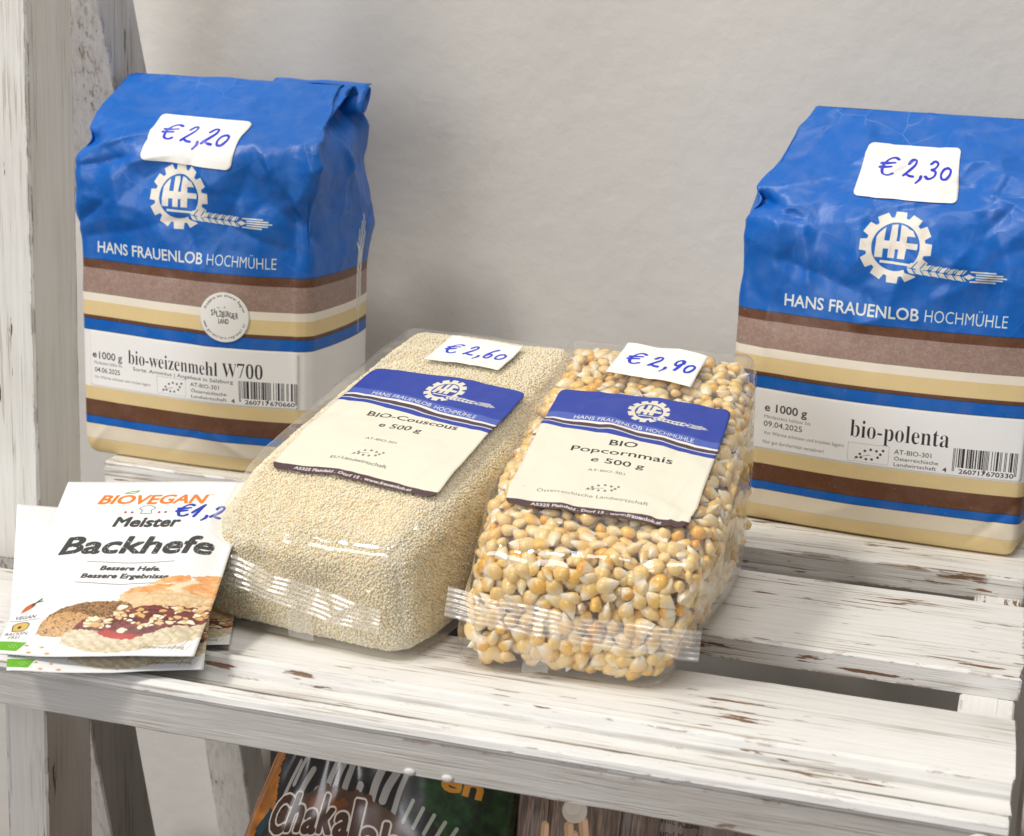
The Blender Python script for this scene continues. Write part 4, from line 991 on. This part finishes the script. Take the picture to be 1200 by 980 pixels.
# ------------------------------------------------------------------ yeast sachets
def sachet_canvas(price=True):
    c = Canvas(0, 0, 60, 78, 16, (236, 237, 236)); K = (58, 58, 58)
    for y in (2.2, 3.6, 74.2, 75.6): c.band(y, y + .25, (218, 219, 220), amt=.6)
    c.fat('BIOVEGAN', 13.0, 66.0, 5.4, 33.5, (226, 124, 40), .22, shear=.16)
    c.stroke([(19.9, 72.4), (21.7, 73.2), (24.1, 73.6), (22.5, 72.4), (20.3, 72.2)], .5, (110, 180, 80), smooth=True)
    c.text('TM', 47.4, 70.8, .9, 1.6, (226, 124, 40))
    cx, cy = 29.5, 62.6
    c.stroke([(cx - 1.6, cy - 1.5), (cx + 1.6, cy - 1.5), (cx + 1.5, cy + .1), (cx + 2.5, cy + 1.0), (cx + 1.4, cy + 2.1), (cx, cy + 2.4), (cx - 1.5, cy + 2.0), (cx - 2.5, cy + .9), (cx - 1.5, cy + .1), (cx - 1.6, cy - 1.5)], .32, (120, 120, 120), smooth=True)
    for dx in (-6.5, -4.4, 4.2, 6.3): c.disc(cx + dx, cy - 1.0, .45, (150, 60, 40))
    c.fat('Meister', 20.6, 55.2, 4.3, 20.4, K, .26, shear=.22)
    c.fat('Backhefe', 7.0, 43.2, 7.6, 47.0, K, .40, shear=.22)
    r = np.random.default_rng(3)
    for _ in range(240): c.disc(r.uniform(7, 56), r.uniform(43, 51), r.uniform(.05, .18), (226, 226, 226))
    c.stroke([(17, 39.4), (30, 38.7), (44, 39.6)], .22, K, smooth=True); c.fat('Bessere Hefe.', 22, 35.4, 2.0, 18.5, K, .14, shear=.2); c.fat('Bessere Ergebnisse.', 17.0, 32.0, 2.0, 27.5, K, .14, shear=.2); c.stroke([(16, 30.0), (30, 29.4), (43, 30.2)], .22, K, smooth=True)
    # photograph of the breads
    def crumb(base, amt, sc=1.2, seed=1, sp=0.0):
        b = np.array(base) / 255.
        def f(X, Y):
            g = (fbm(X * sc, Y * sc, seed, 4) - .5)[..., None] * amt + (vnoise(X * 4, Y * 4, seed + 3) - .5)[..., None] * amt * .4
            o = b + g * np.array([1, 1.05, 1.15])
            return o
        return f
    # plaited loaf behind
    c.poly([(31, 24.5), (36, 27.5), (42, 28.8), (50, 31.2), (60, 33), (60, 10), (34, 12)], crumb((224, 194, 150), .16, .9, 3), smooth=False, rough=.8)
    def crust(X, Y): g = fbm(X * .5, Y * 1.6, 9)[..., None]; return np.array([.62, .36, .15]) * (1 - g) * 1.35 + np.array([.96, .86, .68]) * g * .98
    c.poly([(32, 25.5), (36, 28.2), (43, 29.6), (47, 29.2), (47.5, 26.6), (42, 26.2), (37, 25.6)], crust, smooth=True, rough=.7)
    c.poly([(38, 29.2), (44, 32.6), (50, 33.4), (51, 31.5), (46, 30.2)], crust, smooth=True, rough=.6)
    c.poly([(49, 28.3), (53, 30.6), (60, 31), (60, 25.6), (54, 25.9)], crust, smooth=True, rough=.6)
    c.poly([(51, 33), (56, 34.6), (60, 34.6), (60, 32.0), (54, 31.6)], crust, smooth=True, rough=.6)
    c.poly([(44, 27.2), (49, 30.6), (54, 31.6), (49, 28.2), (50, 26)], (236, 216, 182), smooth=True, rough=.6)
    for q in range(9): c.stroke([(31 + q * 3, 24.6), (36 + q * 3, 25.4), (42 + q * 3, 24.2)], .18, (196, 160, 112), smooth=True, alpha=.6)
    # dark seeded loaf
    def seeded(X, Y):
        g = fbm(X * .9, Y * 2.6, 21)[..., None]; k = (vnoise(X * 2.6, Y * 4.2, 33) > .60)[..., None]
        o = np.array([.60, .45, .30]) * (.75 + g * .6); return o * (1 - k * .42)
    c.poly([(10.5, 8.2), (12, 15), (17, 19.4), (25, 21.6), (33, 21.8), (37.5, 18.2), (37, 11), (28, 9), (18, 8.4)], seeded, smooth=True, rough=.6)
    def cutface(X, Y):
        g = fbm(X * 1.1, Y * 1.1, 41)[..., None]; k = (vnoise(X * 2.2, Y * 2.2, 43) > .80)[..., None]
        return (np.array([.80, .63, .43]) * (.82 + .34 * g)) * (1 - k * .45)
    c.poly([(10, 8.0), (11.2, 13.5), (16, 16.6), (23, 16), (28, 12.6), (27, 8.4), (18, 7.4)], cutface, smooth=True, rough=.5)
    # crumble cake slice
    def cake(X, Y):
        g = fbm(X * .9, Y * 1.6, 61)[..., None]; s_ = (np.sin(X * 1.6 + Y * 1.9 + 5 * fbm(X * .4, Y * .4, 62)) * .5 + .5)[..., None]
        return np.array([.93, .87, .74]) * (.80 + .26 * g) * (1 - .08 * s_)
    c.poly([(17.5, 5.5), (20, 9.6), (28, 10.6), (38, 7.0), (50, 11), (59.5, 16.5), (59.5, 8), (48, 4.0), (38, 1.6), (29, 1.8)], cake, smooth=True, rough=.7)
    for q in range(26):
        x = r.uniform(40, 59); y = r.uniform(4.5, 13) ; c.stroke([(x, y), (x - 1.4, y - 2.4)], .3, (176, 150, 112), alpha=.5)
    def jam(X, Y):
        g = fbm(X * .9, Y * 1.2, 71)[..., None]; return np.array([.44, .22, .20]) * (.6 + g * .9)
    c.poly([(20.5, 10.2), (23, 13.6), (29, 14.2), (34, 17), (40, 19.6), (50, 20.2), (60, 19.8), (60, 14.6), (52, 11.8), (44, 8.6), (38, 6.6), (32, 8.0), (27, 10)], jam, smooth=True, rough=.8)
    c.poly([(28, 9.2), (32, 10), (38, 8.4), (42, 8.2), (38, 6.6), (32, 7.4)], (178, 50, 44), smooth=True, rough=.6)
    cols = [(240, 224, 190), (226, 196, 140), (246, 236, 212), (214, 172, 112)]
    for q in range(115):   # crumbles
        x = r.uniform(24, 59.5); lo = 9.6 + max(0, x - 36) * .22 if x > 34 else 11.0; y = r.uniform(lo, lo + 8.5) if x > 31 else r.uniform(11.5, 14.5)
        a = r.uniform(0, 6.28); rr = r.uniform(.5, 1.35); P_ = [(x + rr * (1 + .3 * r.normal()) * math.cos(a + t_), y + rr * .62 * (1 + .3 * r.normal()) * math.sin(a + t_)) for t_ in np.linspace(0, 6.28, 7)[:-1]]
        c.poly([(u + .25, v - .35) for u, v in P_], (120, 78, 60), smooth=True, alpha=.45); c.poly(P_, cols[r.integers(0, 4)], smooth=True)
    for x, y, q in ((8.6, 4.2, .7), (13.2, 3.8, .8), (10, 1.4, .9), (15.5, 1.3, 1.0)):
        c.poly([(x - q, y), (x, y + q * .5), (x + q, y), (x, y - q * .5)], (206, 160, 110) if q > .75 else (196, 130, 100), smooth=True)
    # small marks at the left
    c.poly([(2.6, 17.4), (3.4, 20.4), (5.6, 21.8), (6.4, 20.4), (4.6, 18.6)], (190, 96, 48), smooth=True); c.stroke([(5.4, 20.6), (7.6, 23.2)], .7, (60, 70, 60)); c.stroke([(5.2, 21.4), (8.2, 22.2)], .5, (60, 70, 60))
    c.text('VEGAN', 1.6, 14.8, 1.5, 6.4, K, bold=.02, shear=.2); c.stroke([(.6, 14.0), (9.6, 14.2)], .2, K)
    c.poly([(2.6, 9.6), (2.2, 12.2), (3.8, 13.2), (6.2, 13.0), (7.2, 11.8), (6.4, 9.6)], (206, 176, 96), smooth=True); c.stroke([(2.6, 9.6), (2.2, 12.2), (3.8, 13.2), (6.2, 13.0), (7.2, 11.8), (6.4, 9.6), (2.6, 9.6)], .3, (90, 74, 50), smooth=True); c.disc(4.4, 11.2, .6, (70, 60, 40))
    c.text('BACKEN', .9, 7.9, 1.2, 6.6, K, bold=.01, shear=.2); c.text('FREI', 2.2, 6.4, 1.2, 3.4, K, shear=.2)
    c.poly([(-1, 1.6), (6.3, 1.6), (8.4, 5.4), (-1, 5.4)], (104, 176, 40)); 
    for x, y in ((3.6, 3.6), (4.4, 4.0), (5.2, 4.1), (5.8, 3.6), (5.0, 3.1), (4.2, 3.0)): c.disc(x, y, .15, (225, 240, 215))
    c.text('Serviervorschlag', 42.5, 3.2, 1.4, 13.6, (90, 88, 86), rot=.0)
    if price: c.hand('E1,20', 38.6, 59.6, 5.6, 3.9, .95, shear=.3)
    return c
csF = sachet_canvas(True); csB = sachet_canvas(False)
m_sF = print_mat('yeast_sachet_front', csF.image('yeast_print_priced'), rough=.36, bump=.05, bscale=300, dirt=.01)
m_sB = print_mat('yeast_sachet_plain', csB.image('yeast_print'), rough=.36, bump=.05, bscale=300, dirt=.01)
def sachet(corners, mat, label, bulge=2.2, curl=(0, 0, 0, 0), seed=1, sag=0.0):
    BL, BR, TR, TL = [np.array(p, float) for p in corners]
    o = (BL + BR + TR + TL) / 4; t = empty('yeast_sachet', (BL + BR) / 2); tag(t, label, 'yeast sachet')
    base = (BL + BR) / 2; nu, nv = 48, 60
    U, Vv = np.meshgrid(np.linspace(0, 1, nu + 1), np.linspace(0, 1, nv + 1), indexing='ij')
    u = U[..., None]; v = Vv[..., None]
    P = (BL * (1 - u) + BR * u) * (1 - v) + (TL * (1 - u) + TR * u) * v
    nn = np.cross(BR - BL, TL - BL); nn /= np.linalg.norm(nn)
    m_ = np.clip(np.minimum(np.minimum(U, 1 - U) * 60 - 3, np.minimum(Vv, 1 - Vv) * 78 - 5) / 12, 0, 1); m_ = np.sin(m_ * np.pi / 2)
    fc = facets(U * 60, Vv * 78, (0, 0, 60, 78), 26, seed) * .30
    bend = sag * np.sin(np.pi * Vv) + curl[0] * (1 - U) ** 2 * (1 - Vv) ** 2 * 1.0 + curl[1] * U ** 2 * (1 - Vv) ** 2 + .5 * (vnoise(U * 3, Vv * 3, seed) - .5) + 1.4 * (vnoise(U * 4, Vv * .5, seed + 2) - .5) * (1 - Vv) ** 3
    top = P + nn * (bend + m_ * bulge + fc * (.3 + m_) + .22)[..., None]; bot = P + nn * (bend - m_ * bulge * .5 + fc * .3 - .0)[..., None]
    A = (top - base).reshape(-1, 3); B = (bot - base).reshape(-1, 3); F = grid_faces(nu, nv); uvp = np.stack([U, Vv], -1).reshape(-1, 2)
    N0 = len(A); ring = [i * (nv + 1) for i in range(nu + 1)] + [nu * (nv + 1) + j for j in range(1, nv + 1)] + [i * (nv + 1) + nv for i in range(nu - 1, -1, -1)] + [j for j in range(nv - 1, 0, -1)]
    R_ = np.array(ring); R2 = np.roll(R_, -1); Fr = np.stack([R_ + N0, R2 + N0, R2, R_], -1)
    uv = np.concatenate([uvp[F], np.full((len(F), 4, 2), (.5, .46)), np.full((len(Fr), 4, 2), (.5, .46))]).reshape(-1, 2)
    link('pouch', mesh_np('pouch', np.concatenate([A, B]), np.concatenate([F, F[:, ::-1] + N0, Fr]), uv), mat, t)
    return t
sachet([(-194, -226, 6.2), (-135.3, -207.5, 7.4), (-150.5, -134, 42.5), (-208.5, -157, 41.2)], m_sF, 'white yeast sachet with a bread picture and handwritten price, lying on top of the others', seed=3, sag=-1.0)
sachet([(-187.5, -229, 2.6), (-134, -204, 1.8), (-160, -140, 30), (-220.0, -170.5, 35.6)], m_sB, 'white yeast sachet sticking out at the left under the priced one', bulge=1.6, seed=5, sag=-1.0, curl=(.5, 0))
sachet([(-192, -203, 1.6), (-136.2, -181.5, 1.3), (-164, -112, 8), (-222, -132, 8)], m_sB, 'lowest white yeast sachet, only its right corner showing beside the couscous bag', bulge=1.2, seed=8)

# ------------------------------------------------------------------ lower tier goods
def snack_canvas():
    c = Canvas(0, 0, 112, 185, 8, (60, 38, 26)); 
    top = 185
    c.band(132, 200, (34, 30, 28))
    r = np.random.default_rng(12)
    # white brush strokes on the dark top
    for i, x in enumerate(np.linspace(18, 70, 13)):
        y = 150 + 7 * math.sin(i * 1.3) + r.normal() * 1.5; L = r.uniform(9, 16); c.stroke([(x + 4, y + L), (x + 1.5, y + L * .5), (x, y)], r.uniform(1.8, 3.2), (176, 172, 166), smooth=True)
    def green(X, Y): g = fbm(X * .3, Y * .3, 4)[..., None]; return np.array([.10, .20, .09]) * (.4 + 1.5 * g)
    c.poly([(74, 185), (80, 158), (90, 147), (112, 144), (112, 185)], green, smooth=False, rough=2.0)
    for i in range(5): x = 74 + i * 4.2; c.stroke([(x + 3, 157 - i * 1.5), (x, 149 - i)], 1.4, (170, 175, 160), smooth=True)
    c.text('en', 86, 163, 8, 15, (224, 150, 50), bold=.03, shear=.15)
    # brown panel
    c.poly([(14, 0), (14, 136), (22, 151), (40, 158), (60, 156), (84, 144), (92, 132), (92, 0)], (88, 58, 40), smooth=False, rough=1.5)
    c.poly([(30, 150), (40, 155), (52, 152), (42, 147)], (150, 80, 30), smooth=True, rough=2.5, alpha=.6)
    def orange(X, Y): g = fbm(X * .2, Y * .2, 8)[..., None]; return np.array([.72, .44, .14]) * (.7 + .6 * g)
    c.poly([(-2, -2), (-2, 190), (12, 190), (10, 165), (15, 150), (9, 140), (11, 0)], orange, rough=1.5)
    c.poly([(90, 0), (92, 128), (98, 138), (114, 130), (114, 0)], orange, rough=1.5)
    c.poly([(8, 140), (13, 149), (15, 146), (12, 137)], (20, 60, 70), rough=.6)
    ys = [133.5, 134.5, 134, 134.5, 134, 133.5, 130, 127.5, 123.5]; wds = [11.5, 8.5, 8.2, 8.5, 8.5, 4.6, 8.5, 8.2, 8]
    for pas in (0, 1):
        x = 15.
        for i, ch in enumerate('Chakalaka'):
            cap = 15.5 if ch in 'Ckhl' else 13.6
            c.fat(ch, x, 9 + ys[i] * .985, cap * .88, wds[i] * .80 - .9, ((226, 218, 204), (74, 42, 28))[pas], (1.45, .62)[pas], n=16, shear=.12)
            x += wds[i] * .80 + .65
    return c
def pouch(name, label, cat, canvas, loc, rz, W, H, T, mat, crimp=8, seed=1, top_round=0.0, corner=0.0):
    t = empty(name, loc, rz); tag(t, label, cat); nu, nv = 70, 110
    U, Vv = np.meshgrid(np.linspace(0, 1, nu + 1), np.linspace(0, 1, nv + 1), indexing='ij')
    e = np.clip(np.minimum(U, 1 - U) * 5.0, 0, 1) ** .5 * np.clip(np.minimum(Vv * 5, (1 - Vv) * 4.0), 0, 1) ** .7
    fc = facets(U * W, Vv * H, (0, 0, W, H), 60, seed) * .9 * np.clip(e * 1.5, .2, 1)
    pl = 1.3 * np.sin(U * 40 + 5 * vnoise(U * 3, Vv * 3, seed)) * np.clip((Vv - .72) / .2, 0, 1) * (1 - e * .5)
    yf = -T / 2 * e + fc + pl; yb = T / 2 * e + fc * .2
    X = (U - .5) * W * (1 - .03 * np.sin(np.pi * Vv)) + corner * np.clip((Vv - .58) / .42, 0, 1) ** 1.2 * np.clip(1 - 2 * U, 0, 1); Z = Vv * H - top_round * np.abs(U * 2 - 1) ** 3 * Vv
    for sgn, y in ((0, yf), (1, yb)):
        pass
    A = np.stack([X, yf, Z], -1).reshape(-1, 3); B = np.stack([X, yb + .25, Z], -1).reshape(-1, 3); F = grid_faces(nu, nv); N0 = len(A)
    ring = [i * (nv + 1) for i in range(nu + 1)] + [nu * (nv + 1) + j for j in range(1, nv + 1)] + [i * (nv + 1) + nv for i in range(nu - 1, -1, -1)] + [j for j in range(nv - 1, 0, -1)]
    R_ = np.array(ring); R2 = np.roll(R_, -1); Fr = np.stack([R_ + N0, R2 + N0, R2, R_], -1); uvp = np.stack([U, Vv], -1).reshape(-1, 2)
    uv = np.concatenate([uvp[F], uvp[F][:, ::-1], np.full((len(Fr), 4, 2), .02)]).reshape(-1, 2)
    link('pouch', mesh_np('pouch', np.concatenate([A, B]), np.concatenate([F, F[:, ::-1] + N0, Fr]), uv), mat, t)
    return t
cs = snack_canvas(); m_sn = print_mat('snack_foil', cs.image('snack_print'), rough=.25, bump=.10, bscale=70, spec=.5, coat=.25, dirt=.01)
pouch('snack_bag', 'shiny brown and orange snack bag lettered Chakalaka on the lower tier', 'snack bag', cs, (-112, -118, -225.0), math.radians(3), 112, 185, 34, m_sn, seed=2, top_round=10, corner=26.0)
def wood_canvas():
    c = Canvas(0, 0, 96, 180, 8, (100, 84, 72)); sl, X, Y = c.win(0, 0, 96, 180, 0)
    pl = np.floor(X / 13.2 + .15 * (vnoise(X * .01, Y * .05, 2))); g = fbm(X * 1.6 + pl * 7, Y * .12, 6, 5) + .35 * (vnoise(X * 5, Y * .3, 9) - .5)
    c.a[sl] = np.array([.47, .39, .335]) * (.45 + 1.05 * g)[..., None]
    for k in range(8): c.stroke([(k * 13.2 + 2.0, 180), (k * 13.2 + 1.4, 120), (k * 13.2 + 1.7, 0)], .7, (44, 34, 28), alpha=.8, smooth=True)
    for a, b, w2 in (((18, 124), (25, 152), 3.6), ((28, 124), (23, 155), 3.4), ((34, 124), (28, 157), 3.6), ((15, 124), (14, 153), 3.2), ((38, 124), (33, 151), 3.2)):
        c.stroke([a, b], w2, (206, 158, 112)); c.stroke([(a[0] + .6, a[1]), (b[0] + .6, b[1])], w2 * .5, (226, 186, 146))
    c.disc(24.5, 160.5, 4.4, (216, 206, 186)); c.disc(23.6, 161.4, 2.6, (232, 224, 206))
    c.poly([(52, 180), (52, 140), (96, 130), (96, 180)], (126, 112, 104), alpha=.55, rough=2)
    c.text('Knusprige Sticks', 55, 166.0, 2.4, 26, (36, 28, 34), bold=.02, rot=-.02); c.text('mit Käse', 55, 161.5, 2.4, 13, (36, 28, 34), bold=.02); c.text('und Knoblauch', 55, 157, 2.4, 21, (36, 28, 34), bold=.02)
    P_ = [(70, 138), (70, 155), (74, 159), (98, 158), (98, 138)]
    c.poly(P_, (92, 24, 28), smooth=False, rough=.8); c.stroke([(72, 138), (72, 154), (75, 157), (98, 156)], .5, (214, 180, 170), smooth=True)
    c.text('Snack', 76, 147, 5.4, 14, (220, 190, 184), bold=.02, shear=.2)
    return c
cw = wood_canvas(); m_wd = print_mat('wood_look_pack', cw.image('wood_look_print'), rough=.42, bump=.10, bscale=120, coat=.1, dirt=.03)
pouch('snack_pack', 'brown wood-print snack pack with bread sticks and garlic on its front', 'snack pack', cw, (-11, -112, -229.6), math.radians(-2), 98, 182, 20, m_wd, seed=9, top_round=2)
o = link('storage_box', box_mesh('storage_box', -205, -100, 0, 50, -229.6, -40, 1.2), plain_mat('dark_card', (.045, .045, .05), .7, .2, 200, .2)); tag(o, 'dark grey box standing behind the brown snack bag', 'box')
